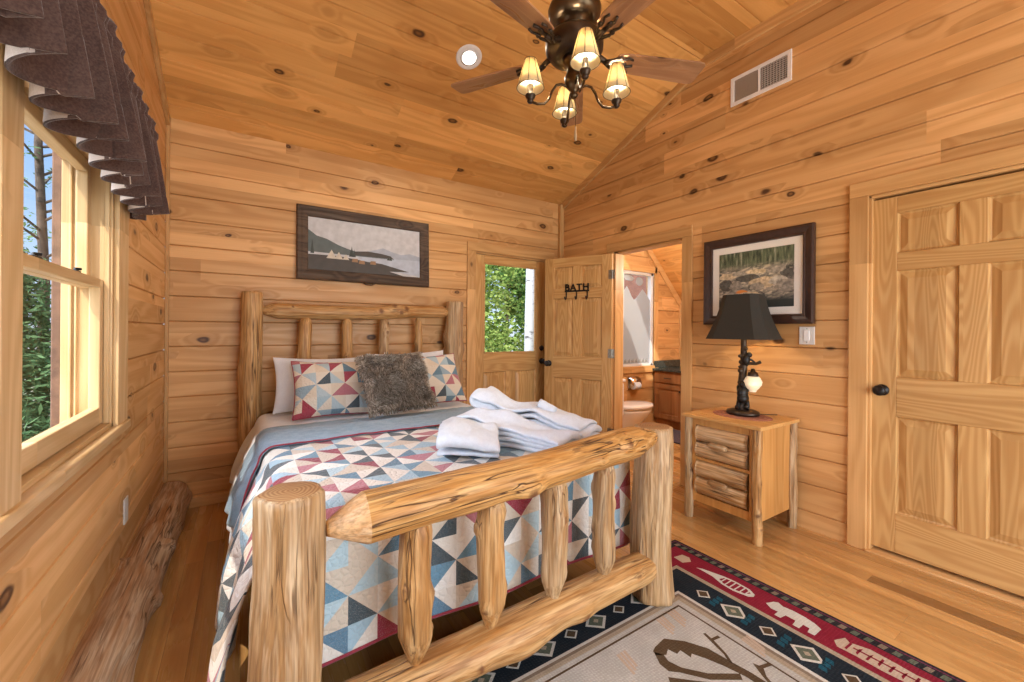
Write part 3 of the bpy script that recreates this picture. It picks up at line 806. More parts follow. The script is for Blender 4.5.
def draped(name, s0, s1, t0f, t1f, mat, off, parent=None, ns=130, nt=90, foot=True, hemf=None, thick=.008, **kw):
    vs = []; uv = []; fs = []
    for j in range(nt + 1):
        for i in range(ns + 1):
            f = i / ns; s = s0 + (s1 - s0) * f
            t = t0f(s) + (t1f(s) - t0f(s)) * j / nt
            ss = s
            if hemf and s < X0: ss = X0 - (X0 - s) * hemf(t)
            vs.append(drape(ss, t, off=off, foot=foot, **kw)); uv.append((ss, t))
    arc = .11
    for j in range(nt):
        for i in range(ns):
            s = s0 + (s1 - s0) * (i + .5) / ns
            a = j * (ns + 1) + i
            t = uv[a][1]
            if foot and t < YFOOT + .035 and (s < X0 + .035 or s > X1 + .004): continue
            fs.append((a, a + 1, a + ns + 2, a + ns + 1))
    o = mesh_obj(name, vs, fs, mat, parent, smooth=True, uvs=uv, solid=thick)
    return o
qt = draped('patchwork_quilt', X0 - .58, X1 + .5, lambda s: YFOOT + .07 - .52, lambda s: 2.37, M['patch'], .0, hemf=lambda t: 1.02 - .14 * max(0, (t - 1.5)))
tag(qt, 'patchwork quilt of cream, slate blue and burgundy triangles hanging over the log bed', 'quilt')
# hem piping along the foot
mb = MB(); mb.tube([drape(s / 100, YFOOT + .07 - .52, off=.004) for s in range(12, 164, 3)], .006, 6); mb.build('hem_piping', M['piping'], qt, smooth=True)
bl = draped('blue_coverlet', X0 - .34, X1 + .3, lambda s: 2.335 + .02 * sin(s * 5) + .05 * (s - .8), lambda s: 2.93 + .03 * sin(s * 3 + 1) + (.10 * (X0 - s) if s < X0 else 0) + .05 * (s - .8), M['blue'], .013, foot=False, ns=110, nt=30)
tag(bl, 'grey-blue coverlet band folded across the bed below the pillows', 'coverlet')
mb = MB(); mb.tube([drape(s / 100, 2.335 + .02 * sin(s / 20) + .05 * (s / 100 - .8), off=.017) for s in range(int((X0 - .34) * 100), 190, 2)], .0045, 6)
mb.build('piping', M['piping'], bl, smooth=True)
sh = draped('bed_sheet', X0 - .42, X1 + .3, lambda s: 2.39, lambda s: 3.50, M['sheet'], .0, foot=False, ns=110, nt=46, flare=.14)
tag(sh, 'white bed sheet showing beneath the blue coverlet and pillows', 'sheet')

# pillows
def pillow(name, w, h, th, mat, c, tilt, rz=0.0, p=2.6, n=26, label=None, cat='pillow', group=None, flange=0.0, seed=0, piping=None, lean=0.0):
    vs = []; uv = []; fs = []
    q = Matrix.Translation(V(c)) @ Matrix.Rotation(rz, 4, 'Z') @ Matrix.Rotation(tilt, 4, 'X') @ Matrix.Rotation(lean, 4, 'Y')
    def pt(u, v, sd):
        e = max(0, (1 - abs(u) ** p)) ** .5 * max(0, (1 - abs(v) ** p)) ** .5
        pin = 1 - .07 * (1 - abs(v) ** 2) * abs(u) ** 3 ; pin2 = 1 - .09 * (1 - abs(u) ** 2) * abs(v) ** 3
        nz = noise.noise(V((u * 1.7 + seed, v * 1.7, sd * .2))) * .12 + noise.noise(V((u * 4 + seed, v * 4, sd))) * .06
        return V((u * w / 2 * pin, sd * th / 2 * e * (1 + nz * 1.6), v * h / 2 * pin2 + .012 * nz))
    for sd in (-1, 1):
        for j in range(n + 1):
            for i in range(n + 1):
                u, v = sin((2 * i / n - 1) * pi / 2), sin((2 * j / n - 1) * pi / 2)
                vs.append(pt(u, v, sd)); uv.append((u * w / 2 + seed, v * h / 2))
    for sd in (0, 1):
        b = sd * (n + 1) ** 2
        for j in range(n):
            for i in range(n):
                a = b + j * (n + 1) + i
                f = (a, a + 1, a + n + 2, a + n + 1)
                fs.append(f if sd == 0 else f[::-1])
    o = mesh_obj(name, vs, fs, mat, None, smooth=True, uvs=uv, mw=q)
    md = o.modifiers.new('weld', 'WELD'); md.merge_threshold = .0005
    if label: tag(o, label, cat, group)
    if piping:
        mb = MB(); pts = []
        N = 20
        for k in range(4 * N + 1):
            e, f = divmod(k, N); f = f / N * 2 - 1
            u, v = [(f, -1), (1, f), (-f, 1), (-1, -f), (f, -1)][e]
            pts.append(pt(u, v, 1))
        mb.tube(pts, .005, 6)
        mb.build('piping', piping, o, smooth=True, world=False)
    return o, pt, q
zb = ZT + .012
def rest(h, tilt, z=zb): return z + h / 2 * cos(tilt) 
tl = radians(-20)
pillow('bed_pillow', .64, .42, .12, M['sheet'], (.50, 3.425, rest(.40, tl) - .024), tl, seed=1, label='white pillow peeping out behind the patchwork sham by the window', cat='pillow', group=None, lean=.02)
pillow('bed_pillow', .68, .44, .12, M['sheet'], (1.20, 3.425, rest(.44, tl) - .028), tl, seed=2, label='white pillow whose top edge shows behind the fur cushion', cat='pillow', group=None, lean=-.03)
tl2 = radians(-30)
pillow('patchwork_sham', .58, .43, .17, M['patch2'], (.57, 3.165, rest(.43, tl2) - .03), tl2, seed=3, label='patchwork pillow sham between the white pillow and the fur cushion', cat='pillow', piping=M['piping'], lean=.02)
pillow('patchwork_sham', .58, .44, .17, M['patch2'], (1.265, 3.19, rest(.44, tl2) - .02), tl2, seed=8, label='patchwork pillow sham leaning by the doorway end of the bed behind the fur', cat='pillow', piping=M['piping'], lean=-.05)
tf = radians(-36)
fu, fpt, fq = pillow('fur_cushion', .475, .46, .17, M['fur'], (.92, 2.925, rest(.46, tf) + .024), tf, seed=5, label='shaggy grey-brown fur cushion in front of the patchwork shams', cat='cushion', lean=-.06)
def furmat():
    t = NT('fur_tufts')
    g = t.n('NewGeometry').outputs['Random Per Island']
    return t.bsdf(t.ramp(g, [(0, (.16, .125, .09)), (.5, (.34, .28, .21)), (1, (.68, .60, .50))]), .85, spec=.2, sheen=.3)
M['tuft'] = furmat()
mb = MB()
rf = random.Random(4)
for k in range(9000):
    u, v = rf.uniform(-1, 1), rf.uniform(-1, 1); sd = -1 if rf.random() < .8 else 1
    p = fpt(u, v, sd)
    pn = (p - V((0, 0, 0))); nrm = V((p.x * .5, sd * .12, p.z * .5)).normalized() if max(abs(u), abs(v)) > .85 else V((0, sd, 0))
    sw = noise.noise(V((p.x * 9, p.z * 9, 2))); sw2 = noise.noise(V((p.x * 9, p.z * 9, 9)))
    d = (nrm * .55 + V((sw * 1.3 + rf.gauss(0, .25), 0, -.75 + sw2 * 1.0 + rf.gauss(0, .25)))).normalized()
    ln = rf.uniform(.022, .040); sdv = d.cross(V((0, 1, 0)) if abs(d.y) < .9 else V((1, 0, 0))).normalized() * rf.uniform(.0018, .0034)
    mid = p + d * ln * .6 + nrm * .004; tip = p + d * ln - nrm * .002
    mb.add([p - sdv, p + sdv, mid + sdv * .8, tip, mid - sdv * .8], [(0, 1, 2, 3, 4)])
o = mb.build('fur_pile', M['tuft'], fu, world=False)
o['kind'] = 'stuff'

# ------------------------------------------------------------------ towels
def folded(name, Ln, Wd, layers, h, loc, rz, label, seed, arch=None, nw=18, thick=.020, group='white towels on the bed', tip=None):
    """terry towel folded to and fro: layers along local x, width along local y"""
    prof = []
    na = 14
    for k in range(layers):
        z = h * (k + .5)
        j0 = random.Random(seed * 7 + k).uniform(-.012, .012)
        xs = [(-Ln / 2 + Ln * i / na) for i in range(na + 1)]
        if k % 2: xs = xs[::-1]
        for x in xs: prof.append((x * (1 + j0), z))
        if k < layers - 1:
            xe = xs[-1] * (1 + j0); sg = 1 if xe > 0 else -1
            for a in (-.5, 0, .5): prof.append((xe + sg * h * .5 * cos(a * 2), z + h * .5 + h * .5 * sin(a * 2) * .9))
    vs = []; fs = []
    n = len(prof)
    for j in range(nw + 1):
        v = j / nw * 2 - 1
        for i, (x, z) in enumerate(prof):
            y = v * Wd / 2 * (1 + .02 * sin(i * .9 + seed))
            dz = noise.noise(V((x * 5 + seed, y * 5, seed))) * .034 + noise.noise(V((x * 13, y * 13 + seed, 3))) * .016 + noise.noise(V((x * 30, y * 30 + seed, 6))) * .006
            edge = -.010 * (abs(v) ** 4)
            p = V((x, y, max(.006, z + (dz + edge) * (z / (h * layers) + .25))))
            if arch: p = arch(p)
            vs.append(p)
    for j in range(nw):
        for i in range(n - 1):
            a = j * n + i; fs.append((a, a + 1, a + n + 1, a + n))
    q = Matrix.Translation(V(loc)) @ Matrix.Rotation(rz, 4, 'Z')
    if tip: q = q @ tip
    o = mesh_obj(name, vs, fs, M['towel'], None, smooth=True, mw=q, solid=thick, subsurf=1)
    return tag(o, label, 'towel', group)
ZB = ZT + .012
folded('hand_towel', .37, .28, 3, .042, (.935, 1.815, ZB), radians(62), 'white folded hand towel lying flat nearest the pillows, the lowest of the pile', 2,
       arch=lambda p: V((p.x, p.y, p.z * (1.15 - .9 * (p.x / .34) ** 2 - .5 * (p.y / .3) ** 2))))
def drop(p, l, k):
    f = min(1, max(0, (p.x + l / 2) / l))
    ruck = .012 * sin(f * 17 + p.y * 20) * (1 - f) + .010 * sin(f * 9 - p.y * 31)
    return V((p.x + .03 * sin(p.y * 14), p.y + .05 * sin(f * 2.6), max(.006, p.z * (k - (k - .62) * f ** .8) + ruck * min(1, p.z / .03))))
folded('bath_towel', .54, .16, 4, .031, (1.13, 1.72, ZB), radians(-60), 'white bath towel folded lengthwise, draped beside the flat hand towel', 5, arch=lambda p: drop(p, .54, 1.45))
folded('bath_towel', .60, .18, 5, .032, (1.315, 1.80, ZB), radians(-56), 'white bath towel folded tallest, topmost towel of the pile', 9, arch=lambda p: drop(p, .60, 1.55))
def roll(name, c, d, ln, r, label, seed):
    q = V(d).to_track_quat('Z', 'Y').to_matrix().to_4x4(); q.translation = V(c)
    vs = []; fs = []
    turns, n = 3.0, 60; nz_ = 8
    for j in range(nz_ + 1):
        for i in range(n + 1):
            f = i / n; a = f * turns * 2 * pi; rr = r * (.22 + .78 * f)
            rr *= 1 + .16 * noise.noise(V((cos(a) * 1.4, sin(a) * 1.4, j * .5 + seed)))
            vs.append((rr * cos(a), rr * sin(a), (j / nz_ - .5) * ln))
    for j in range(nz_):
        for i in range(n):
            a = j * (n + 1) + i; fs.append((a, a + 1, a + n + 2, a + n + 1))
    o = mesh_obj(name, vs, fs, M['towel'], None, smooth=True, mw=q, solid=r * .2)
    return tag(o, label, 'towel', 'white towels on the bed')
roll('washcloth', (1.39, 1.78, ZB + .158), (.55, -.8, -.45), .10, .030, 'small rolled white washcloth on top of the towel pile', 1)
roll('washcloth', (1.50, 1.74, ZB + .04), (.5, -.8, .0), .13, .036, 'rolled white washcloth at the footboard end of the towel pile', 2)

# ------------------------------------------------------------------ nightstand
NSX, NSY, NSA = 2.587, 1.248, -.01
ns = thing('nightstand', 'small log nightstand with two half-log drawers beneath the table lamp', 'nightstand', (NSX, NSY, 0), NSA)
nd, nw_, nh = .495, .531, .716
def P(mb, name, mat, **kw): return mb.build(name, mat, ns, world=False, **kw)
P(MB().box(0, nd, 0, nw_, nh - .024, nh), 'tabletop', M['nstop'], bevel=.005, seg=3)
cab = MB().box(.045, .455, .035, .053, .12, nh - .024).box(.045, .455, nw_ - .053, nw_ - .035, .12, nh - .024).box(.44, .455, .05, nw_ - .05, .12, nh - .024).box(.045, .455, .05, nw_ - .05, .12, .135)
fr = .045
for y0, y1, z0, z1 in ((.035, .085, .12, nh - .024), (nw_ - .085, nw_ - .035, .12, nh - .024), (.085, nw_ - .085, .12, .175), (.085, nw_ - .085, .408, .428), (.085, nw_ - .085, .645, nh - .024)):
    cab.box(fr - .012, fr + .012, y0, y1, z0, z1)
P(cab, 'body', M['nsx'], bevel=.002)
for z0, z1 in ((.428, .645), (.178, .405)):
    d = None
    mb = MB().box(fr + .012, .40, .09, nw_ - .09, z0 + .01, z1 - .01)
    zz = z0
    n = 2 if True else 3
    hs = [(z1 - z0) * .5] * 2
    mbs = MB(); nn = 12
    for hgt in hs:
        for j in range(2): pass
        vs = []; fs2 = []; m_ = 16
        for j in range(m_ + 1):
            y = .092 + (nw_ - .184) * j / m_
            for k in range(nn + 1):
                a = pi * k / nn
                rr = 1 + .10 * noise.noise(V((y * 8, zz * 30, k * .4)))
                if j in (0, m_): rr *= .93
                vs.append((fr + .012 - .050 * sin(a) ** .8 * rr, -(zz + hgt / 2 - cos(a) * hgt / 2 * .985), y))
        for j in range(m_):
            for k in range(nn):
                a = j * (nn + 1) + k; fs2.append((a, a + 1, a + nn + 2, a + nn + 1))
        fs2.append(tuple(range(nn + 1))); fs2.append(tuple(range(m_ * (nn + 1), (m_ + 1) * (nn + 1)))[::-1])
        mbs.add(vs, fs2, 0); zz += hgt
    rq = Matrix.Rotation(radians(-90), 4, 'X')
    d = mbs.build('drawer', M['halflog'], ns, smooth=True, world=False, mw=rq)
    zc = (z0 + z1) / 2 + .0
    hq = Matrix.Translation((fr - .052, nw_ / 2 - .06, zc)) @ Matrix.Rotation(radians(-90), 4, 'X')
    hh_ = MB().tube([(0, 0, 0), (.0, 0, .02), (0, 0, .10), (0, 0, .12)], [.014, .020, .020, .014], 12)
    hd = hh_.build('handle', M['logp'], d, smooth=True, world=False)
    hd.matrix_local = rq.inverted() @ hq
# legs: thin peeled logs at the corners
base = WM[ns.name]
for i, (lx, ly, m) in enumerate(((.030, .034, 'log'), (.030, nw_ - .036, 'logp'), (.462, .030, 'logp'), (.462, nw_ - .036, 'log'))):
    a = base @ V((lx, ly, 0)); b = base @ V((lx, ly, nh - .024))
    log('leg', a, b, .028, .026, M[m], ns, 40 + i, knots=5 if i == 0 else 3, lump=.14, bend=.006, n=20)

# oval braided mat
t = NT('braided_mat'); tc = t.n('TexCoord').outputs['Object']; sp = t.n('SeparateXYZ'); t.l(tc, sp.inputs[0])
rr = t.math('POWER', t.math('ADD', t.math('POWER', t.math('DIVIDE', sp.outputs[0], .125), 2.0), t.math('POWER', t.math('DIVIDE', sp.outputs[1], .185), 2.0)), .5)
bands = t.math('PINGPONG', t.math('MULTIPLY', rr, 7), .5)
at2 = t.math('ARCTAN2', sp.outputs[1], sp.outputs[0])
br = t.math('PINGPONG', t.math('ADD', t.math('MULTIPLY', at2, 26), t.math('MULTIPLY', rr, 8)), .5)
f = t.math('MULTIPLY', t.math('ADD', bands, br), 1.0)
M['mat'] = t.bsdf(t.mix(f, (.26, .075, .045), (.52, .24, .15)), .9, bump=f, bstr=.8, bdist=.004)
mb = MB(); n = 40
mb.lathe([(0, 0), (.99, 0), (1, .003), (.98, .006), (0, .006)], n)
for v in mb.v: v.x *= .135; v.y *= .19
LX, LY = 2.862, 1.50
tag(mb.build('table_mat', M['mat'], mw=Matrix.Translation((LX - .015, LY, nh)), smooth=False), 'oval braided rust-red mat under the table lamp', 'mat')

# ------------------------------------------------------------------ table lamp
zl = nh + .006
lamp = thing('table_lamp', 'bronze bear table lamp with black shade and glowing beehive globe on the nightstand', 'lamp', (LX, LY, zl))
mb = MB().lathe([(0, 0), (.088, 0), (.092, .008), (.088, .022), (.070, .030), (.03, .034), (0, .034)], 28)
for v in mb.v: v.y *= 1.15; v.z += .004 * noise.noise(V((v.x * 40, v.y * 40, 1)))
for v in mb.v: v += V((LX, LY, zl + .0045))
mb.build('base', M['bronze'], lamp, smooth=True)
def sculpt(name, blobs, mat, vox, parent, tubes=()):
    mb = MB()
    for c, r in blobs: mb.ell(V(c) + V((LX, LY, zl)), r, 16, 10)
    for pts, rs in tubes: mb.tube([V(p) + V((LX, LY, zl)) for p in pts], rs, 10)
    o = mb.build(name, mat, parent, smooth=True)
    md = o.modifiers.new('remesh', 'REMESH'); md.mode = 'VOXEL'; md.voxel_size = vox; md.use_smooth_shade = True
    md = o.modifiers.new('smooth', 'SMOOTH'); md.iterations = 2
    return o
# view axis towards the camera is about (-.885,-.465): sideways (to the viewer's right) is (.465,-.885)
sr = V((.46, -.88, 0)); sf = V((-.88, -.46, 0))
def at(a, z, d=0.0): return tuple(sr * a + sf * d + V((0, 0, z)))
sculpt('trunk', [(at(0, .11), (.028, .028, .085)), (at(.004, .42), (.02, .02, .05)), (at(-.02, .40, .01), .013), (at(-.018, .30, .012), .016), (at(.016, .24, .02), .016), (at(-.02, .22, .015), .015), (at(.014, .45, .012), .014), (at(-.014, .36, .016), .015), (at(.02, .06, .03), .018), (at(-.03, .05, .02), .02)], M['bronze'], .004, lamp,
       tubes=[([at(0, .02), at(.004, .12), at(-.006, .22), at(.004, .34), at(.002, .52)], [.040, .031, .027, .023, .018]),
              ([at(.0, .335), at(.035, .352), at(.075, .350), at(.105, .365)], [.014, .012, .010, .012]),
              ([at(.0, .30), at(-.03, .33)], [.009, .006])])
# mother bear seated at the foot of the trunk, cub climbing toward the honey
sculpt('bear', [(at(-.002, .15, .03), (.040, .034, .046)), (at(.0, .115, .035), (.042, .036, .034)), (at(.0, .208, .035), (.027, .026, .024)), (at(.004, .20, .056), (.010, .011, .009)),
                (at(-.016, .222, .03), .007), (at(.016, .222, .03), .007)], M['iron'], .0028, lamp,
       tubes=[([at(-.026, .165, .03), at(-.03, .19, .02), at(-.015, .215, .005)], [.012, .010, .009]), ([at(.026, .165, .03), at(.03, .20, .02), at(.015, .225, .005)], [.012, .010, .009]),
              ([at(-.022, .10, .03), at(-.03, .06, .03), at(-.024, .045, .05)], [.015, .012, .011]), ([at(.022, .10, .03), at(.03, .06, .03), at(.028, .045, .05)], [.015, .012, .011])])
sculpt('bear_cub', [(at(.016, .375, .024), (.026, .025, .036)), (at(.034, .41, .026), (.020, .019, .019)), (at(.041, .40, .032), (.008, .008, .007)), (at(.024, .42, .018), .005), (at(.040, .42, .018), .005)], M['iron'], .0024, lamp,
       tubes=[([at(.026, .385, .022), at(.05, .375, .02), at(.07, .358, .01)], [.008, .007, .006]), ([at(.01, .36, .02), at(-.006, .34, .02)], [.010, .008]), ([at(.02, .355, .02), at(.022, .335, .016)], [.010, .008])])
gc = V((LX, LY, zl)) + V(at(.058, 0, .03))
MB().lathe([(.0, .318), (.010, .318), (.014, .30), (.030, .292), (.034, .275), (.033, .268), (0, .268)], 20, gc).build('globe_cap', M['bronze'], lamp, smooth=True)
t = NT('frosted_globe'); M['globe'] = t.bsdf((.72, .62, .46), .5, emit=(1.0, .80, .55), estr=.30)
prof = [(.0, .268), (.032, .268)]
for i in range(25):
    f = i / 24; z = .268 - .105 * f
    prof.append(((.034 + .020 * sin(min(1, f * 1.15) * pi) - .016 * f ** 3) * (1 + .05 * abs(sin(f * 4.5 * pi))), z))
prof.append((0, .163))
MB().lathe(prof, 24, gc).build('globe', M['globe'], lamp, smooth=True)
# neck + socket
MB().tube([(LX, LY, zl + .50), (LX, LY, zl + .72)], .006, 8).lathe([(.015, 0), (.017, .03), (.013, .06)], 14, (LX, LY, zl + .54)).build('socket', M['brass'], lamp, smooth=True)
MB().ell((LX, LY, zl + .645), (.028, .028, .04)).build('bulb', M['globe'], lamp, smooth=True)
# shade: square with cut corners and gently flared sides
t = NT('black_shade'); tc = t.n('TexCoord').outputs['Object']; f = t.noise(tc, 260, 2)
M['shade'] = t.bsdf(t.mix(f, (.016, .013, .008), (.030, .025, .016)), .8, bump=f, bstr=.2, bdist=.002)
M['shadein'] = plain('shade_lining', (.55, .42, .22), .8)
def shade(r_, in_, z, rot):
    c = in_
    pts = [(r_, -c), (r_, c), (c, r_), (-c, r_), (-r_, c), (-r_, -c), (-c, -r_), (c, -r_)]
    return [V((x * cos(rot) - y * sin(rot), x * sin(rot) + y * cos(rot), z)) for x, y in pts]
zs0, zs1 = zl + .515, zl + .815
mb = MB(); mbi = MB()
rot = radians(9)
N = 8
prev = None
for i in range(N + 1):
    f = i / N
    r_ = .198 + (.108 - .198) * f - .010 * sin(pi * f)
    ring = [p + V((LX, LY, 0)) for p in shade(r_, r_ * .66, zs0 + (zs1 - zs0) * f, rot)]
    inn = [p + (V((LX, LY, p.z)) - p) * .02 for p in ring]
    if prev:
        for k in range(8):
            k2 = (k + 1) % 8
            mb.add([prev[0][k], prev[0][k2], ring[k2], ring[k]], [(0, 1, 2, 3)], 0)
            mb.add([prev[1][k], prev[1][k2], inn[k2], inn[k]], [(3, 2, 1, 0)], 1)
    if i in (0, N):
        for k in range(8): mb.add([ring[k], ring[(k + 1) % 8], inn[(k + 1) % 8], inn[k]], [(0, 1, 2, 3)], 0)
    prev = (ring, inn)
sd = mb.build('lamp_shade', [M['shade'], M['shadein']], lamp)
mb = MB(); r_ = .108
for k in range(4):
    a = rot + k * pi / 2; mb.tube([(LX, LY, zs1 - .012), (LX + r_ * cos(a), LY + r_ * sin(a), zs1 - .006)], .002, 6)
mb.lathe([(0, 0), (.008, 0), (.006, .012), (.009, .02), (0, .028)], 12, (LX, LY, zs1 - .014)).build('finial', M['brass'], sd)
MB().tube([V((LX, LY, zl)) + V(p) for p in ((.05, -.06, .012), (.10, -.10, .006), (.14, -.12, .005), (.17, -.14, .004))], .003, 6).build('cord', M['iron'], lamp, smooth=True)

# ------------------------------------------------------------------ framed pictures
def frame_mesh(w, h, fw, d, prof):
    """mitred frame in local XZ, front towards -y; prof = list of (inset, depth)"""
    mb = MB(); rs = []
    for i, dep in prof:
        rs.append([(-w / 2 + i, -dep, -h / 2 + i), (w / 2 - i, -dep, -h / 2 + i), (w / 2 - i, -dep, h / 2 - i), (-w / 2 + i, -dep, h / 2 - i)])
    vs = [p for r in rs for p in r]; fs = []
    for k in range(len(rs) - 1):
        for j in range(4):
            a, b = k * 4 + j, k * 4 + (j + 1) % 4; fs.append((a, b, b + 4, a + 4))
    mb.add(vs, fs)
    return mb
M['frame'] = plain('espresso_frame', (.045, .022, .016), .35, 0, .2, 30)
M['rustic'] = wood('rustic_dark_frame', (.12, .075, .045), (.03, .018, .012), axis=0, cross=2, bw=.5, knots=.2, ring=14, rough=.6)
# print over the nightstand, on the right wall, y 1.166-1.92 z 1.343-1.995
pw, ph_ = .757, .652
pr = thing('framed_print', 'framed river rock print with white mat above the table lamp', 'picture', (W - .004, 1.544, 1.669), radians(-90))
frame_mesh(pw, ph_, .07, .03, [(0, 0), (0, .028), (.012, .034), (.03, .030), (.05, .022), (.058, .026), (.066, .022), (.068, .010)]).build('frame', M['frame'], pr, world=False)
mw_, mh_ = pw - .13, ph_ - .13
MB().box(-mw_ / 2, mw_ / 2, -.011, -.008, -mh_ / 2, mh_ / 2).build('mat_board', plain('mat_board', (.84, .82, .78), .8), pr, world=False)
t = NT('rock_print'); tc = t.n('TexCoord').outputs['Object']
sp = t.n('SeparateXYZ'); t.l(tc, sp.inputs[0])
vz = t.comb(t.math('MULTIPLY', sp.outputs[0], 7), 0, t.math('MULTIPLY', sp.outputs[2], 15))
nz = t.noise(vz, 1, 4, .6, 1.5)
vv = t.n('VectorMath', operation='ADD'); t.l(vz, vv.inputs[0]); t.l(t.comb(t.math('MULTIPLY', nz, 1.2), 0, nz), vv.inputs[1])
vo = t.n('TexVoronoi', feature='SMOOTH_F1'); t.l(vv.outputs[0], vo.inputs[0])
tone_ = t.ramp(t.math('ADD', vo.outputs['Distance'], t.math('MULTIPLY', t.math('SUBTRACT', nz, .5), .6)), [(0.1, (.62, .55, .42)), (.4, (.30, .28, .24)), (.75, (.05, .055, .05))])
up = t.maprange(sp.outputs[2], .07, .12); trees = t.ramp(t.noise(t.comb(t.math('MULTIPLY', sp.outputs[0], 60), 0, t.math('MULTIPLY', sp.outputs[2], 9)), 1, 3), [(.35, (.03, .05, .03)), (.6, (.16, .20, .12)), (.75, (.5, .48, .40))])
col = t.mix(up, tone_, trees)
lowd = t.maprange(sp.outputs[2], -.11, -.16); col = t.mix(lowd, col, (.03, .04, .04))
rx = t.math('POWER', t.math('DIVIDE', t.math('ADD', sp.outputs[0], .085), .05), 2.0); rz_ = t.math('POWER', t.math('DIVIDE', t.math('ADD', sp.outputs[2], .093), .022), 2.0)
spot = t.maprange(t.math('ADD', t.math('ADD', rx, rz_), t.math('MULTIPLY', nz, .8)), .9, 1.3, 1, 0); col = t.mix(spot, col, (.75, .26, .05))
M['print'] = t.bsdf(col, .5)
iw, ih = .517, .415
MB().box(-iw / 2, iw / 2, -.0135, -.011, -ih / 2, ih / 2).build('print', M['print'], pr, world=False)
MB().box(-mw_ / 2, mw_ / 2, -.019, -.017, -mh_ / 2, mh_ / 2).build('glazing', M['doorglass'], pr, world=False)
rb = random.Random(8)
mb = MB()
for i_, (bx_, bz_, bw_, bh_, m_) in enumerate([(-.19, .03, .07, .03, 0), (-.10, .045, .06, .02, 1), (.02, .05, .08, .018, 0), (.14, .045, .07, .022, 1), (.22, .02, .05, .03, 2), (-.2, -.04, .06, .05, 2), (-.13, -.05, .05, .035, 1), (-.04, .005, .09, .03, 2), (.06, -.035, .095, .045, 0),
        (.02, -.06, .05, .03, 1), (.16, -.03, .06, .035, 3), (.21, -.06, .06, .04, 1), (-.16, -.11, .10, .012, 3), (-.03, -.105, .07, .014, 0)]):
    pts = []
    for q_ in range(18):
        a_ = 2 * pi * q_ / 18; k_ = 1 + rb.uniform(-.14, .14)
        pts.append((max(-.255, min(.255, bx_ + bw_ * k_ * cos(a_))), bz_ + bh_ * k_ * (sin(a_) if sin(a_) > 0 else sin(a_) * .7)))
    mb.prism(pts, lambda a, b: (a, -.0130, b), lambda a, b, i_=i_: (a, -.0138 - i_ * .00012, b), m_)
mb.build('printed_boulders', [plain('boulder_' + n_, c_, .6, 0, .45, 45) for n_, c_ in (('tan', (.56, .47, .32)), ('grey', (.30, .28, .24)), ('dark', (.10, .10, .09)), ('silver', (.42, .41, .37)))], pr, world=False)
# painting over the bed
pa = thing('framed_painting', 'long dark rustic framed lake and mountain camp painting above the headboard', 'picture', (.908, D - .004, 1.985))
pa.rotation_euler = (radians(-2.0), 0, 0)
WM[pa.name] = Matrix.Translation((.908, D - .004, 1.985)) @ Matrix.Rotation(radians(-2), 4, 'X')
aw, ah = 1.112, .60
frame_mesh(aw, ah, .09, .03, [(0, -.0), (0, .024), (.010, .030), (.03, .026), (.045, .028), (.078, .020), (.084, .014), (.086, .006)]).build('frame', M['rustic'], pa, world=False)
cw, ch = aw - .165, ah - .165
mb = MB()
def poly(pts, m, lvl): mb.prism(pts, lambda a, b: (a * cw / 2, -.0045, b * ch / 2), lambda a, b: (a * cw / 2, -.006 - lvl * .0004, b * ch / 2), m)
poly([(-1, -1), (1, -1), (1, 1), (-1, 1)], 0, 0)
poly([(-.05, -.12), (.12, -.02), (.28, .10), (.45, -.02), (.62, -.10), (.8, -.02), (1, -.12), (1, -.32), (-.05, -.3)], 1, 1)
poly([(-1, -.32), (-1, .52), (-.86, .30), (-.7, .22), (-.5, .02), (-.36, -.08), (-.2, -.16), (0, -.2), (.2, -.24), (.45, -.26), (.5, -.34)], 2, 2)
poly([(-.2, -.34), (1, -.28), (1, -.95), (.1, -.75)], 3, 2)
poly([(-.25, -.16), (.0, -.10), (.25, -.14), (.42, -.20), (.47, -.30), (-.25, -.30)], 4, 3)
poly([(-1, -.42), (-.5, -.40), (0, -.52), (.25, -.55), (.78, -.80), (.4, -.84), (.7, -1), (-1, -1)], 4, 3)
for cx_, s_ in ((-.62, .85), (-.50, .7), (-.38, .55)):
    poly([(cx_ - .10 * s_, -.52), (cx_, -.52 + .40 * s_), (cx_ + .10 * s_, -.52)], 5, 4)
for cx_, h_ in ((-.93, .55), (-.28, .42), (-.24, .30), (-.30, .26), (.38, .16), (.42, .12)):
    poly([(cx_ - .03, -.38), (cx_, -.38 + h_), (cx_ + .03, -.38)], 6, 5)
for cx_, c2 in ((-.22, -.5), (-.1, -.55), (.1, -.53)):
    poly([(cx_ - .06, c2 - .08), (cx_ - .05, c2 + .05), (cx_ + .04, c2 + .06), (cx_ + .05, c2 - .08)], 7, 5)
pm = [plain(n_, c, .55, 0, .12, 18) for n_, c in (('art_sky', (.52, .52, .53)), ('art_far_hills', (.36, .39, .45)), ('art_hills', (.10, .12, .115)), ('art_lake', (.44, .48, .55)), ('art_shore', (.06, .05, .04)), ('art_tents', (.58, .52, .42)), ('art_pines', (.045, .055, .045)), ('art_camp', (.30, .17, .08)))]
mb.build('canvas', pm, pa, world=False)
MB().tube([(-.04, -.02, -ah / 2 - .0), (-.02, -.024, -ah / 2 - .014), (.03, -.024, -ah / 2 - .016), (.06, -.02, -ah / 2)], .006, 6).build('carved_twig', M['rustic'], pa, world=False, smooth=True)

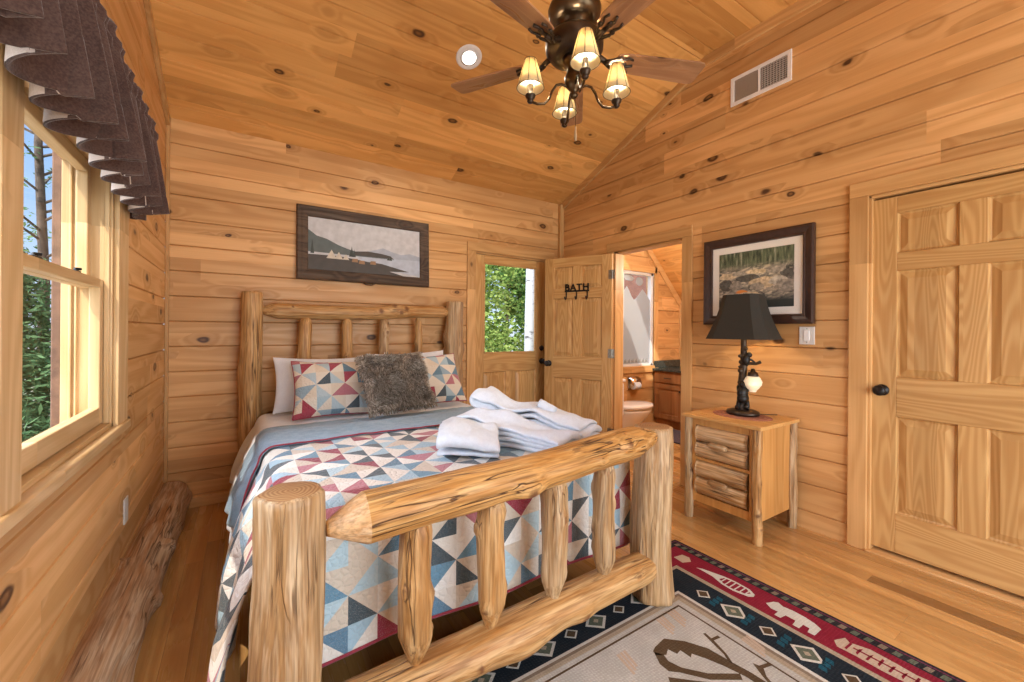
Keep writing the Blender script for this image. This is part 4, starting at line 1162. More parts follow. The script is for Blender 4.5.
# light switch
sw = thing('light_switch', 'white toggle light switch plate on the pine wall by the framed print', 'switch', (W, 1.213, 1.265))
MB().box(W - .006, W, 1.213 - .045, 1.213 + .045, 1.207, 1.323).build('cover_plate', M['plastic'], sw, bevel=.003)
MB().box(W - .010, W - .005, 1.213 - .016, 1.213 + .016, 1.232, 1.298).build('rocker', M['white'], sw, bevel=.002)
for z in (1.222, 1.309): MB().lathe([(0, 0), (.004, 0), (.003, .0015), (0, .0015)], 10, (W - .006, 1.213, z), R=Matrix.Rotation(radians(-90), 3, 'Y')).build('screw', M['hinge'], sw)
# air vent
vt = thing('air_vent', 'white rectangular air vent register high on the right wall', 'vent', (W, 1.522, 3.098))
y0, y1, z0, z1 = 1.314, 1.73, 2.992, 3.204
mb = MB(); b = .026; ym = 1.525
mb.box(W - .010, W, y0, y1, z0, z0 + b).box(W - .010, W, y0, y1, z1 - b, z1).box(W - .010, W, y0, y0 + b, z0 + b, z1 - b).box(W - .010, W, y1 - b, y1, z0 + b, z1 - b).box(W - .009, W, ym - .008, ym + .008, z0 + b, z1 - b)
mb.build('frame', M['white'], vt, bevel=.002)
MB().box(W - .002, W, y0 + b, y1 - b, z0 + b, z1 - b).build('backing', M['vdark'], vt)
mb = MB(); n = 16
for i in range(n):
    yy = ym + .012 + (y1 - b - ym - .014) * (i + .5) / n
    mb.add([(W - .0085, yy - .0058, z0 + b), (W - .0045, yy + .0058, z0 + b), (W - .0045, yy + .0058, z1 - b), (W - .0085, yy - .0058, z1 - b), (W - .0075, yy - .0058, z0 + b), (W - .0035, yy + .0058, z0 + b), (W - .0035, yy + .0058, z1 - b), (W - .0075, yy - .0058, z1 - b)],
           [(0, 1, 2, 3), (7, 6, 5, 4), (0, 3, 7, 4), (1, 5, 6, 2)])
mb.build('closed_louvers', M['louver'], vt)
mb = MB()
for i in range(9):
    yy = y0 + b + (ym - .010 - y0 - b) * (i + .5) / 9; mb.box(W - .008, W - .003, yy - .002, yy + .002, z0 + b, z1 - b)
for i in range(11):
    zz = z0 + b + (z1 - z0 - 2 * b) * (i + .5) / 11; mb.box(W - .006, W - .002, y0 + b, ym - .008, zz - .0025, zz + .0025)
mb.build('grille', M['louver'], vt)

# ------------------------------------------------------------------ valance
vl = thing('window_valance', 'dark brown velvet ruffled valance hanging over the window', 'valance', (L, 1.75, 2.25))
rv = random.Random(12)
ya, yb = .60, 2.60
cent = []; y = ya - .05
while y < yb + .2:
    cent.append((y, rv.uniform(.75, 1.25), rv.uniform(-.03, .03))); y += rv.uniform(.055, .095)
def vphase(y):
    k = 0
    for i in range(len(cent) - 1):
        if cent[i][0] <= y < cent[i + 1][0]: return i + (y - cent[i][0]) / (cent[i + 1][0] - cent[i][0]), cent[i][1], cent[i][2]
    return 0, 1, 0
ZV0, ZV1 = 1.805, 2.24
def vpos(y, f):
    p, am, zo = vphase(y)
    fold = sin(p * pi)
    amp = (.010 + .056 * (1 - f) ** .75) * am
    x = L + .085 + .022 * (1 - f) + fold * amp
    yy = y + .030 * (1 - f) * cos(p * pi) * am + .006 * sin(p * 2 + f * 5)
    z = ZV0 + (ZV1 - ZV0) * f + (1 - f) ** 3 * (.012 * sin(p * pi) + zo * .25)
    if f > .80: x += .007 * sin(p * pi * 5) + .006 * sin((f - .8) / .2 * pi * 3)
    return V((x, yy, z))
ny, nf = 760, 26
vs = []; fs = []
for i in range(ny + 1):
    y = ya + (yb - ya) * i / ny
    for j in range(nf + 1): vs.append(vpos(y, j / nf))
for i in range(ny):
    for j in range(nf):
        a = i * (nf + 1) + j; fs.append((a, a + nf + 1, a + nf + 2, a + 1))
o = mesh_obj('ruffled_cloth', vs, fs, M['velvet'], vl, smooth=True, solid=.004)
# paler lining strip behind the hem
vs = []; fs = []; nf2 = 6
for i in range(ny + 1):
    y = ya + (yb - ya) * i / ny
    for j in range(nf2 + 1):
        p = vpos(y, j / nf2 * .5); vs.append(p + V((-.0045, 0, .0015)))
for i in range(ny):
    for j in range(nf2):
        a = i * (nf2 + 1) + j; fs.append((a, a + 1, a + nf2 + 2, a + nf2 + 1))
mesh_obj('lining', vs, fs, M['lining'], vl, smooth=True)
# returns to the wall at the far end, hem turned
vs = []; fs = []
for i in range(7):
    f = i / 6
    for j in range(nf + 1):
        q = vpos(yb, j / nf); vs.append(V((L + .004 + (q.x - L - .004) * f, q.y + .012 * sin(f * 7), q.z)))
for i in range(6):
    for j in range(nf):
        a = i * (nf + 1) + j; fs.append((a, a + nf + 1, a + nf + 2, a + 1))
mesh_obj('end_return', vs, fs, M['velvet'], vl, smooth=True, solid=.004)
MB().tube([(L + .082, ya - .02, 2.175), (L + .082, yb + .0, 2.175)], .012, 10).tube([(L + .082, yb - .01, 2.175), (L, yb - .01, 2.175)], .008, 8).build('curtain_rod', M['bronze'], vl, smooth=True)

# ------------------------------------------------------------------ ceiling fan
FX, FY, FZ = 1.31, 1.489, 2.588
fan = thing('ceiling_fan', 'bronze five-blade ceiling fan with four candle lights hanging from the ceiling', 'ceiling fan', (FX, FY, FZ))
MB().lathe([(0, FLATZ), (.075, FLATZ), (.072, FLATZ - .04), (.03, FLATZ - .075), (0, FLATZ - .08)][::-1], 28, (FX, FY, 0)).build('ceiling_canopy', M['bronze'], fan, smooth=True)
MB().lathe([(.013, 2.86), (.013, FLATZ - .07)], 14, (FX, FY, 0)).build('downrod', M['bronze'], fan, smooth=True)
MB().lathe([(0, 2.70), (.055, 2.70), (.062, 2.705), (.066, 2.735), (.095, 2.742), (.118, 2.76), (.126, 2.80), (.118, 2.825), (.08, 2.84), (.03, 2.85), (.024, 2.88), (0, 2.885)], 36, (FX, FY, 0)).build('motor_housing', M['brass'], fan, smooth=True)
MB().lathe([(0, 2.575), (.08, 2.575), (.115, 2.585), (.135, 2.61), (.137, 2.65), (.12, 2.675), (.07, 2.69), (.058, 2.705), (0, 2.705)], 36, (FX, FY, 0)).build('motor', M['bronze'], fan, smooth=True)
lk = MB().lathe([(0, 2.385), (.012, 2.388), (.020, 2.40), (.012, 2.415), (.022, 2.425), (.042, 2.45), (.046, 2.48), (.038, 2.50), (.030, 2.53), (.052, 2.555), (.055, 2.578), (0, 2.578)], 28, (FX, FY, 0))
lk.build('light_kit_body', M['brass'], fan, smooth=True)
M['blade'] = wood('fan_blade_wood', (.42, .22, .11), (.26, .12, .055), axis=0, cross=1, bw=.6, knots=.45, ring=12, rough=.3, tone=.05)
th0 = -.384
for k in range(5):
    a = th0 + k * 2 * pi / 5
    q = Matrix.Translation((FX, FY, FZ)) @ Matrix.Rotation(a, 4, 'Z') @ Matrix.Rotation(radians(-10), 4, 'X')
    # blade outline
    out = [(.215, -.046), (.26, -.056), (.62, -.070), (.650, -.066), (.662, -.05), (.662, .05), (.650, .066), (.62, .070), (.26, .056), (.215, .046), (.205, .02), (.205, -.02)]
    mb = MB(); mb.prism(out, lambda x, y: (x, y, -.004), lambda x, y: (x, y, .004))
    mb.build('blade', M['blade'], fan, mw=q, bevel=.002)
    # blade iron with scrolled ends
    mb = MB()
    mb.tube([(.10, 0, .02), (.13, 0, .012), (.17, 0, -.012), (.215, 0, -.012)], [.016, .014, .012, .011], 8)
    for s in (-1, 1):
        mb.tube([(.15, 0, -.008), (.18, s * .018, -.014), (.21, s * .034, -.014), (.24, s * .030, -.013), (.262, s * .042, -.012), (.285, s * .036, -.013)], [.009, .008, .007, .006, .005, .006], 8)
        mb.ell((.225, s * .034, -.012), (.012, .012, .008), 10, 6)
    mb.tube([(.205, 0, -.012), (.24, 0, -.012), (.27, .006, -.012), (.295, -.004, -.012)], [.010, .008, .006, .007], 8)
    mb.ell((.25, 0, -.011), (.016, .013, .008), 10, 6)
    mb.build('blade_bracket', M['bronze'], fan, mw=q, smooth=True)
# four candle lights on scrolled arms
def shadepaper():
    t = NT('parchment_shade'); tc = t.n('TexCoord').outputs['Object']; f = t.noise(tc, 40, 2)
    b = t.n('BsdfDiffuse'); c = t.n('BsdfTranslucent'); col = t.mix(f, (.88, .72, .42), (.95, .84, .58)); t.l(col, b.inputs[0]); t.l(col, c.inputs[0])
    mx = t.n('MixShader'); mx.inputs[0].default_value = .55; t.l(b.outputs[0], mx.inputs[1]); t.l(c.outputs[0], mx.inputs[2]); t.l(mx.outputs[0], t.out.inputs[0]); return t.m
M['parch'] = shadepaper()
t = NT('lit_bulb'); M['bulb'] = t.bsdf((.9, .85, .75), .4, emit=(1.0, .88, .66), estr=6.0)
lights = []
for k in range(4):
    a = -.4935 + k * pi / 2; ca, sa = cos(a), sin(a)
    def pp(r, z): return (FX + r * ca, FY + r * sa, z)
    MB().tube([pp(.03, 2.44), pp(.06, 2.452), pp(.085, 2.445), pp(.105, 2.415), pp(.118, 2.38), pp(.14, 2.355), pp(.175, 2.352), pp(.208, 2.362)], .0062, 8).build('arm', M['brass'], fan, smooth=True)
    MB().lathe([(0, 2.352), (.010, 2.354), (.016, 2.362), (.012, 2.37), (.020, 2.376), (.025, 2.388), (.022, 2.394), (.014, 2.396), (.013, 2.44), (0, 2.442)], 18, pp(.208, 0)).build('candle_socket', M['bronze'], fan, smooth=True)
    MB().lathe([(0, 2.442), (.012, 2.444), (.019, 2.465), (.014, 2.49), (.003, 2.515), (0, 2.517)], 14, pp(.208, 0)).build('bulb', M['bulb'], fan, smooth=True)
    # shade cone (open top and bottom)
    n = 32; mb = MB()
    def ring(r, z): return [(FX + .208 * ca + r * cos(2 * pi * i / n), FY + .208 * sa + r * sin(2 * pi * i / n), z) for i in range(n)]
    ra, rb = ring(.063, 2.425), ring(.028, 2.555)
    mb.add(ra + rb, [(i, (i + 1) % n, n + (i + 1) % n, n + i) for i in range(n)])
    s = mb.build('lamp_shade', M['parch'], fan, smooth=True, solid=.0016)
    mb = MB()
    for i in range(8):
        b_ = 2 * pi * i / 8; c0 = V(pp(.208, 0))
        mb.tube([c0 + V((.064 * cos(b_), .064 * sin(b_), 2.425)), c0 + V((.029 * cos(b_), .029 * sin(b_), 2.555))], .0014, 5)
    mb.tube([V(p) for p in ring(.0638, 2.425)] + [V(ring(.0638, 2.425)[0])], .0018, 5); mb.tube([V(p) for p in ring(.0288, 2.555)] + [V(ring(.0288, 2.555)[0])], .0018, 5)
    mb.build('shade_trim', M['rustic'], s)
    lights.append(pp(.208, 2.475))
# pull chain with wooden fob
mb = MB().tube([(FX + .03, FY + .02, 2.44), (FX + .03, FY + .02, 2.27)], .0013, 5)
pc = mb.build('pull_chain', M['brass'], fan)
MB().lathe([(0, 2.20), (.006, 2.203), (.007, 2.225), (.004, 2.255), (.003, 2.27), (0, 2.272)], 10, (FX + .03, FY + .02, 0)).build('fob', M['cream'], pc, smooth=True)

# recessed light in the sloping ceiling
n_ = V((0, -sn_, -cs_))
cpos = V((1.323, 2.615, ceil_z(2.615)))
q = (-n_).to_track_quat('Z', 'Y').to_matrix().to_4x4(); q.translation = cpos
rl = thing('recessed_light', 'round white recessed downlight in the sloping pine ceiling', 'light', cpos)
MB().lathe([(.058, .0), (.064, -.004), (.084, -.006), (.092, -.003), (.093, 0.0)], 40).build('trim_ring', M['white'], rl, mw=q, smooth=True)
mb = MB(); nn = 40
mb.lathe([(.060, -.003), (.054, .012), (.047, .016)], nn)
mb.build('baffle', M['white'], rl, mw=q @ Matrix.Translation((0, 0, -.004)), smooth=True)
t = NT('led_lens'); M['led'] = t.bsdf((.95, .93, .9), .4, emit=(1, .93, .82), estr=4.0)
MB().lathe([(0, 0), (.050, 0), (.050, .003), (0, .003)], nn).build('lens', M['led'], rl, mw=q @ Matrix.Translation((0, 0, -.0090)))

# ------------------------------------------------------------------ rug
RX1, RY1, RX0, RY0 = 2.228, 1.571, -.10, -1.15
wv = NT  # woven look shared by every rug colour
def woven(name, c1, c2):
    t = NT(name); tc = t.n('TexCoord').outputs['Object']
    sp = t.n('SeparateXYZ'); t.l(tc, sp.inputs[0])
    a = t.math('ADD', sp.outputs[0], sp.outputs[1]); b = t.math('SUBTRACT', sp.outputs[0], sp.outputs[1])
    w1 = t.math('PINGPONG', t.math('MULTIPLY', a, 85), .5); w2 = t.math('PINGPONG', t.math('ADD', t.math('MULTIPLY', b, 42), t.math('MULTIPLY', t.math('FLOOR', t.math('MULTIPLY', a, 85)), .5)), .5)
    nz = t.noise(tc, 160, 2); n2 = t.noise(tc, 9, 3)
    f = t.math('ADD', t.math('MULTIPLY', t.math('MULTIPLY', w1, w2), 2.6), t.math('SUBTRACT', t.math('ADD', nz, n2), 1.0))
    return t.bsdf(t.mix(t.maprange(f, .0, .9), c1, c2), .95, bump=f, bstr=.6, bdist=.003, spec=.1)
RM = [woven(n_, a, b) for n_, a, b in (
    ('rug_charcoal', (.018, .017, .02), (.05, .047, .052)), ('rug_burgundy', (.20, .014, .03), (.30, .03, .055)), ('rug_tan', (.34, .28, .20), (.50, .43, .33)),
    ('rug_navy', (.012, .018, .026), (.035, .045, .055)), ('rug_taupe', (.20, .155, .115), (.28, .225, .17)), ('rug_beige', (.40, .39, .36), (.62, .61, .57)),
    ('rug_cream', (.54, .53, .48), (.70, .69, .64)), ('rug_teal', (.012, .07, .11), (.03, .13, .18)), ('rug_brown', (.085, .055, .03), (.13, .09, .055)), ('rug_moss', (.10, .12, .085), (.16, .17, .13)), ('rug_mauve', (.12, .03, .06), (.2, .06, .10)), ('rug_blush', (.47, .37, .28), (.56, .45, .36)))]
mb = MB()
cuts = [(0, 0), (.014, 10), (.022, 0), (.068, 1), (.238, 2), (.264, 3), (.428, 6), (.445, 4), (.462, 2), (.488, 5)]
FB = .75
zr = .010
for i, (c, m) in enumerate(cuts):
    a0, a1, b0, b1 = RX0 + c, RX1 - c, RY0 + c, RY1 - c * FB
    if i < len(cuts) - 1:
        c2 = cuts[i + 1][0]; e0, e1, g0, g1 = RX0 + c2, RX1 - c2, RY0 + c2, RY1 - c2 * FB
        mb.add([(a0, b0, zr), (a1, b0, zr), (a1, b1, zr), (a0, b1, zr), (e0, g0, zr), (e1, g0, zr), (e1, g1, zr), (e0, g1, zr)],
               [(0, 1, 5, 4), (1, 2, 6, 5), (2, 3, 7, 6), (3, 0, 4, 7)], m)
    else: mb.add([(a0, b0, zr), (a1, b0, zr), (a1, b1, zr), (a0, b1, zr)], [(0, 1, 2, 3)], m)
mb.add([(RX0, RY0, 0.001), (RX1, RY0, .001), (RX1, RY1, .001), (RX0, RY1, .001), (RX0, RY0, zr), (RX1, RY0, zr), (RX1, RY1, zr), (RX0, RY1, zr)],
       [(3, 2, 1, 0), (0, 1, 5, 4), (1, 2, 6, 5), (2, 3, 7, 6), (3, 0, 4, 7)], 0)
def flat(pts, m, lv=1):
    mb.prism(pts, lambda a, b: (a, b, zr - .0005), lambda a, b: (a, b, zr + .0006 * lv), m)
# thin taupe line inside the field
for (a0, a1, b0, b1) in ((RX0 + .52, RX1 - .52, RY1 - .395, RY1 - .387), (RX1 - .528, RX1 - .52, RY0 + .52, RY1 - .387)):
    flat([(a0, b0), (a1, b0), (a1, b1), (a0, b1)], 8)
def diamond(x, y, r, ry, small):
    def dm(k): return [(x - r * k, y), (x, y - ry * k), (x + r * k, y), (x, y + ry * k)]
    flat(dm(1), 6, 1); flat(dm(.72), 9 if not small else 8, 2)
    if not small: flat(dm(.24), 2, 3)
# edge stitches
k = 0
yy = RY1 - .04
while yy > -.6:
    flat([(RX1 - .060, yy - .016), (RX1 - .030, yy - .022), (RX1 - .028, yy), (RX1 - .058, yy + .006)], 9 if k % 3 else 4, 1); yy -= .045; k += 1
yy = 1.168; k = 0
while yy > -.7:
    diamond(1.881, yy + .0, .056 if k % 2 else .036, .062 if k % 2 else .036, k % 2 == 0)
    for dx in (-.03, 0, .03):
        flat([(1.881 + dx - .012, yy - .082), (1.881 + dx + .012, yy - .074), (1.881 + dx + .014, yy - .046), (1.881 + dx - .010, yy - .052)], 7, 1)
    yy -= .147; k += 1
xx = 1.593; k = 0
while xx > 0:
    diamond(xx, 1.312, .062 if k % 2 == 0 else .036, .052 if k % 2 == 0 else .030, k % 2 == 1); xx -= .1435; k += 1
diamond(1.735, 1.312, .036, .030, True)
# motifs in the burgundy border: fish, bear, cabin, fish
def motif(yc, pts, m, s=1.25, xc=2.072, lv=1): flat([(xc + b * s, yc - a * min(s, 1.0)) for a, b in pts], m, lv)
def fish(yc):
    motif(yc, [(-.155, -.010), (-.13, .004), (-.03, .028), (.03, .034), (.10, .030), (.135, .012), (.14, -.004), (.125, -.020), (.06, -.034), (0, -.030), (-.06, -.012), (-.13, -.008)], 6)
    motif(yc, [(-.02, .018), (.03, .024), (.09, .021), (.12, .006), (.11, -.012), (.05, -.024), (0, -.020), (-.03, -.006)], 1, lv=2)
    for q in range(6):
        a = -.015 + q * .024; motif(yc, [(a, -.022), (a + .006, -.022), (a + .006, .022), (a, .022)], 6, lv=3)
def bear(yc):
    motif(yc, [(-.115, -.002), (-.10, .030), (-.085, .040), (-.06, .030), (-.02, .036), (.03, .034), (.07, .026), (.10, .012), (.10, -.040), (.075, -.042), (.07, -.016), (.045, -.014), (.045, -.046), (.02, -.046), (.015, -.014),
               (-.025, -.014), (-.03, -.044), (-.055, -.044), (-.055, -.016), (-.085, -.018)], 6)
def cabin(yc):
    motif(yc, [(-.14, -.01), (-.12, .034), (-.10, .020), (-.04, .040), (.04, .036), (.10, .030), (.14, .036), (.15, .0), (.13, -.030), (.02, -.036), (-.06, -.032), (-.12, -.034)], 11)
    for q in range(7):
        a = -.10 + q * .034; motif(yc, [(a, -.024 + .01 * (q % 2)), (a + .008, -.024), (a + .01, .02), (a + .002, .022 - .01 * (q % 3))], 1, lv=2)
    motif(yc, [(-.08, -.002), (.12, .0), (.12, .006), (-.08, .005)], 1, lv=2)
fish(1.165); bear(.855); cabin(.56); fish(.23); bear(-.1); motif(1.42, [(-.03, -.02), (-.02, .03), (.02, .036), (.05, .012), (.03, -.026)], 11)
# pine branch and cone in the field
def serr(p, q, w, m=8):
    pass
band = [(1.40, 1.075), (1.47, 1.085), (1.53, 1.03), (1.575, .955), (1.585, .88), (1.60, .80), (1.61, .62), (1.575, .62), (1.565, .80), (1.545, .87)]
flat(band + [(1.520, .93), (1.495, .975), (1.475, .965), (1.472, 1.01), (1.445, 1.005), (1.435, 1.04), (1.405, 1.025), (1.37, 1.045), (1.375, 1.065)], 8)
flat([(1.375, 1.06), (1.345, 1.01), (1.345, .97), (1.375, .945), (1.44, .865), (1.54, .80), (1.56, .82), (1.46, .885), (1.40, .955), (1.385, 1.0), (1.395, 1.03)], 8)
flat([(1.30, .93), (1.32, .955), (1.38, .90), (1.50, .80), (1.56, .74), (1.55, .70), (1.44, .79), (1.34, .88)], 8)
flat([(1.625, .985), (1.635, 1.015), (1.645, 1.01), (1.638, .98), (1.675, .975), (1.675, .962), (1.636, .968), (1.61, .90), (1.585, .86), (1.578, .872), (1.60, .905)], 8)
flat([(1.66, .80), (1.70, .79), (1.70, .775), (1.66, .785), (1.63, .76), (1.60, .70), (1.59, .71), (1.62, .77), (1.65, .82)], 8)
for cx_, cy_ in ((1.60, 1.13), (1.72, .86), (1.22, 1.08), (1.52, 1.13)):
    for q in range(3): flat([(cx_ + q * .018, cy_ - .05 + q * .01), (cx_ + .012 + q * .018, cy_ - .05 + q * .01), (cx_ + .03 + q * .018, cy_ + .05), (cx_ + .016 + q * .018, cy_ + .05)], 11)
o = mb.build('area_rug', RM)
tag(o, 'lodge area rug with burgundy bear border and beige field under the footboard', 'rug')

# ------------------------------------------------------------------ bathroom beyond the doorway
BX1, BY0 = 5.55, 1.6
planks('wall_bath_back', 0, 3.0, lambda v: (W + .12, 5.36 if v < 1.74 else max(W + .13, 5.36 - (v - 1.74))), mtx((1, 0, 0), (0, 0, 1), (0, -1, 0), (0, D, 0)), M['wall'], off=.02, holes=[BW])
mbw = MB().box(5.36, 5.50, BY0, D, 0, 1.76)
struct(mbw.build('wall_bath_side', M['wall']))
planks('ceiling', 0, 2.6, lambda v: (-D, -BY0), mtx((0, -1, 0), (-.7071, 0, .7071), (-.7071, 0, -.7071), (5.36, 0, 1.74)), M['ceil'], off=.03)
struct(MB().box(W + .12, 5.5, BY0 - .1, BY0, 0, 3.2).build('wall_bath_front', M['wall']))
mb = MB(); h = .085
mb.prism([(5.36, 1.74), (4.30, 2.80), (4.30 - .0, 2.80 - .12), (5.36 - .0, 1.74 - .12)], lambda a, b: (a, D - .02, b), lambda a, b: (a, D, b))
trim('trim_11', mb, M['trimx'])
trim('trim_12', MB().box(5.33, 5.36, D - .03, D, 0, 1.7), M['trimz'])
wb = thing('window_3', None, None, (4.46, D, .82)); struct(wb)
mb = MB()
bx0, bx1, bz0, bz1 = BW
mb.box(bx0 - .08, bx1 + .02, D - .018, D, bz1, bz1 + .085, 0); mb.box(bx0 - .08, bx0, D - .018, D, bz0, bz1, 1); mb.box(bx1 - .03, bx1 + .05, D - .018, D, bz0, bz1 + .085, 1); mb.box(bx0 - .08, bx1 + .05, D - .025, D, bz0 - .085, bz0, 0)
mb.build('casing', [M['trimx'], M['trimz']], wb, bevel=.004)
mb = MB()
M['vinyl'] = plain('white_vinyl', (.70, .72, .74), .4)
mb.box(bx1 - .075, bx1 - .03, D + .01, D + .07, bz0, bz1).box(bx0, bx0 + .04, D + .01, D + .07, bz0, bz1).box(bx0, bx1, D + .01, D + .07, bz1 - .04, bz1).box(bx0, bx1, D + .01, D + .07, bz0, bz0 + .03)
mb.build('window_frame', M['vinyl'], wb, bevel=.004)
t = NT('frosted_glass')
d_ = t.n('BsdfTranslucent'); d_.inputs[0].default_value = (.74, .76, .78, 1); e_ = t.n('BsdfDiffuse'); e_.inputs[0].default_value = (.50, .52, .53, 1)
mx = t.n('MixShader'); mx.inputs[0].default_value = .5; t.l(d_.outputs[0], mx.inputs[1]); t.l(e_.outputs[0], mx.inputs[2]); t.l(mx.outputs[0], t.out.inputs[0])
M['frost'] = t.m
# etched pane: frosted mountains below clear sky with frosted moon and clouds
mb = MB()
def gp(pts, m, y=.03): mb.prism(pts, lambda a, b: (bx0 + .04 + a * (bx1 - .115 - bx0), D + y, bz0 + .03 + b * (bz1 - bz0 - .07)), lambda a, b: (bx0 + .04 + a * (bx1 - .115 - bx0), D + y + .003, bz0 + .03 + b * (bz1 - bz0 - .07)), m)
gp([(0, 0), (1, 0), (1, .72), (.93, .76), (.83, .80), (.72, .845), (.62, .80), (.50, .745), (.40, .715), (.30, .76), (.22, .82), (.14, .865), (.05, .82), (0, .79)], 0)
gp([(0, .97), (.1, .93), (.32, .925), (.40, .955), (.30, .985), (.12, 1.0), (0, 1.0)], 0)
gp([(.60 + .13 * cos(q * pi / 8), .93 + .048 * sin(q * pi / 8)) for q in range(16)], 0)
mb.build('etched_pane', M['frost'], wb)
MB().box(bx0 + .04, bx1 - .075, D + .038, D + .042, bz0 + .03, bz1 - .04).build('pane', M['doorglass'], wb)
mb = MB()
for k in range(7):   # etched brush at the base
    c = .1 + k * .13
    gp([(c - .06, .012), (c - .03, .05), (c, .03), (c + .02, .06), (c + .06, .012)], 0, .027)
mb.build('etched_shrubs', plain('etched_grey', (.30, .32, .31), .7), wb)
# brown hill far outside that shows through the clear upper part
tag(MB().box(8.1, 12.0, 8.6, 8.9, -.6, 5.2).build('garden_shed', plain('barn_red_boards', (.22, .10, .075), .8, 0, .3, 5)), 'reddish brown boarded shed outside the bathroom window', 'shed')
# vanity
va = thing('bathroom_vanity', 'reddish brown bathroom vanity cabinet glimpsed through the bath doorway', 'cabinet', (5.0, 3.2, 0))
vx = 4.74
MB().box(vx + .012, 5.34, 2.75, D - .02, .10, .755).box(vx + .06, 5.34, 2.76, D - .02, 0, .10).build('carcass', M['cab'], va, bevel=.003)
for i, (a, b) in enumerate(((3.25, 3.68), (2.79, 3.22))):
    dr = MB().box(vx - .006, vx + .013, a, b, .60, .735).build('drawer_front', M['cab'], va, bevel=.006)
    MB().tube([(vx - .006, (a + b) / 2 - .05, .665), (vx - .028, (a + b) / 2 - .045, .665), (vx - .028, (a + b) / 2 + .045, .665), (vx - .006, (a + b) / 2 + .05, .665)], .005, 8).build('pull', M['iron'], dr, smooth=True)
    mb = MB(); s_ = .06
    mb.box(vx - .006, vx + .013, a, a + s_, .12, .58).box(vx - .006, vx + .013, b - s_, b, .12, .58).box(vx - .006, vx + .013, a + s_, b - s_, .12, .12 + s_).box(vx - .006, vx + .013, a + s_, b - s_, .58 - s_, .58).box(vx + .004, vx + .012, a + s_, b - s_, .12 + s_, .58 - s_).box(vx - .001, vx + .005, a + s_ + .03, b - s_ - .03, .15 + s_, .55 - s_)
    dd = mb.build('cabinet_door', M['cab'], va, bevel=.003)
    MB().ell((vx - .02, a + .03, .51), .012, 12, 8).tube([(vx - .006, a + .03, .51), (vx - .02, a + .03, .51)], .005, 8).build('knob', M['iron'], dd, smooth=True)
t = NT('granite'); tc = t.n('TexCoord').outputs['Object']; f = t.noise(tc, 70, 4, .7)
M['granite'] = t.bsdf(t.ramp(f, [(.35, (.012, .018, .016)), (.55, (.045, .055, .05)), (.68, (.16, .17, .15))]), .15)
MB().box(vx - .03, 5.35, 2.72, D - .004, .756, .786).box(vx + .02, 5.35, D - .026, D - .004, .787, .885).build('countertop', M['granite'], va, bevel=.004)
# toilet: tank against the shared wall, bowl pointing +x
to = thing('toilet', 'white porcelain toilet seen through the bath doorway', 'toilet', (3.6, 3.26, 0))
TY = 3.26
def ering(cx, rx, ry, z, n=28, sq=1.0): return [(cx + rx * cos(2 * pi * i / n), TY + ry * sin(2 * pi * i / n), z) for i in range(n)]
def loft(name, rings, mat, par, **kw):
    n = len(rings[0]); vs = [p for r in rings for p in r]; fs = []
    for k in range(len(rings) - 1):
        for i in range(n): fs.append((k * n + i, k * n + (i + 1) % n, (k + 1) * n + (i + 1) % n, (k + 1) * n + i))
    fs.append(tuple(range(n))[::-1]); fs.append(tuple(range((len(rings) - 1) * n, len(rings) * n)))
    return mesh_obj(name, vs, fs, mat, par, smooth=True, **kw)
loft('bowl', [ering(3.70, .24, .13, 0), ering(3.70, .235, .125, .03), ering(3.68, .20, .10, .12), ering(3.70, .20, .105, .20), ering(3.76, .25, .16, .30), ering(3.79, .275, .185, .37), ering(3.79, .275, .187, .39), ering(3.79, .26, .175, .398)], M['porcelain'], to)
loft('seat_and_lid', [ering(3.80, .27, .183, .402), ering(3.80, .285, .195, .406), ering(3.80, .287, .197, .436), ering(3.80, .275, .188, .446), ering(3.80, .15, .10, .450)], M['porcelain'], to)
MB().box(3.235, 3.44, TY - .21, TY + .21, .37, .74).build('tank', M['porcelain'], to, bevel=.03, seg=4, smooth=True)
MB().box(3.228, 3.45, TY - .218, TY + .218, .742, .775).build('tank_lid', M['porcelain'], to, bevel=.012, seg=3, smooth=True)
# toilet-roll holder
tp = thing('toilet_roll_holder', 'hooded chrome toilet roll holder on the bathroom wall below the window', 'holder', (4.33, D, .59))
MB().box(4.24, 4.42, D - .012, D, .52, .68).build('mounting_plate', M['chrome'], tp, bevel=.004)
vs = []; fs = []
for i in range(13):
    a = pi * (.0 + .62 * i / 12)
    for x in (4.235, 4.425): vs.append((x, D - .068 * sin(a) * 1.1 - .004, .60 + .085 * cos(a)))
for i in range(12): fs.append((2 * i, 2 * i + 1, 2 * i + 3, 2 * i + 2))
mesh_obj('hood', vs, fs, M['chrome'], tp, smooth=True, solid=.003)
MB().lathe([(.018, -.055), (.05, -.055), (.05, .055), (.018, .055)], 24, (4.33, D - .062, .575), R=Matrix.Rotation(pi / 2, 3, 'Y')).build('toilet_roll', M['towel'], tp, smooth=False)
tag(MB().box(4.18, 4.72, 2.75, 3.5, .001, .014).build('bath_rug', cloth('dark_bath_rug', (.025, .02, .035), (.06, .045, .07)), bevel=.005), 'dark bath rug on the floor in front of the vanity', 'rug')

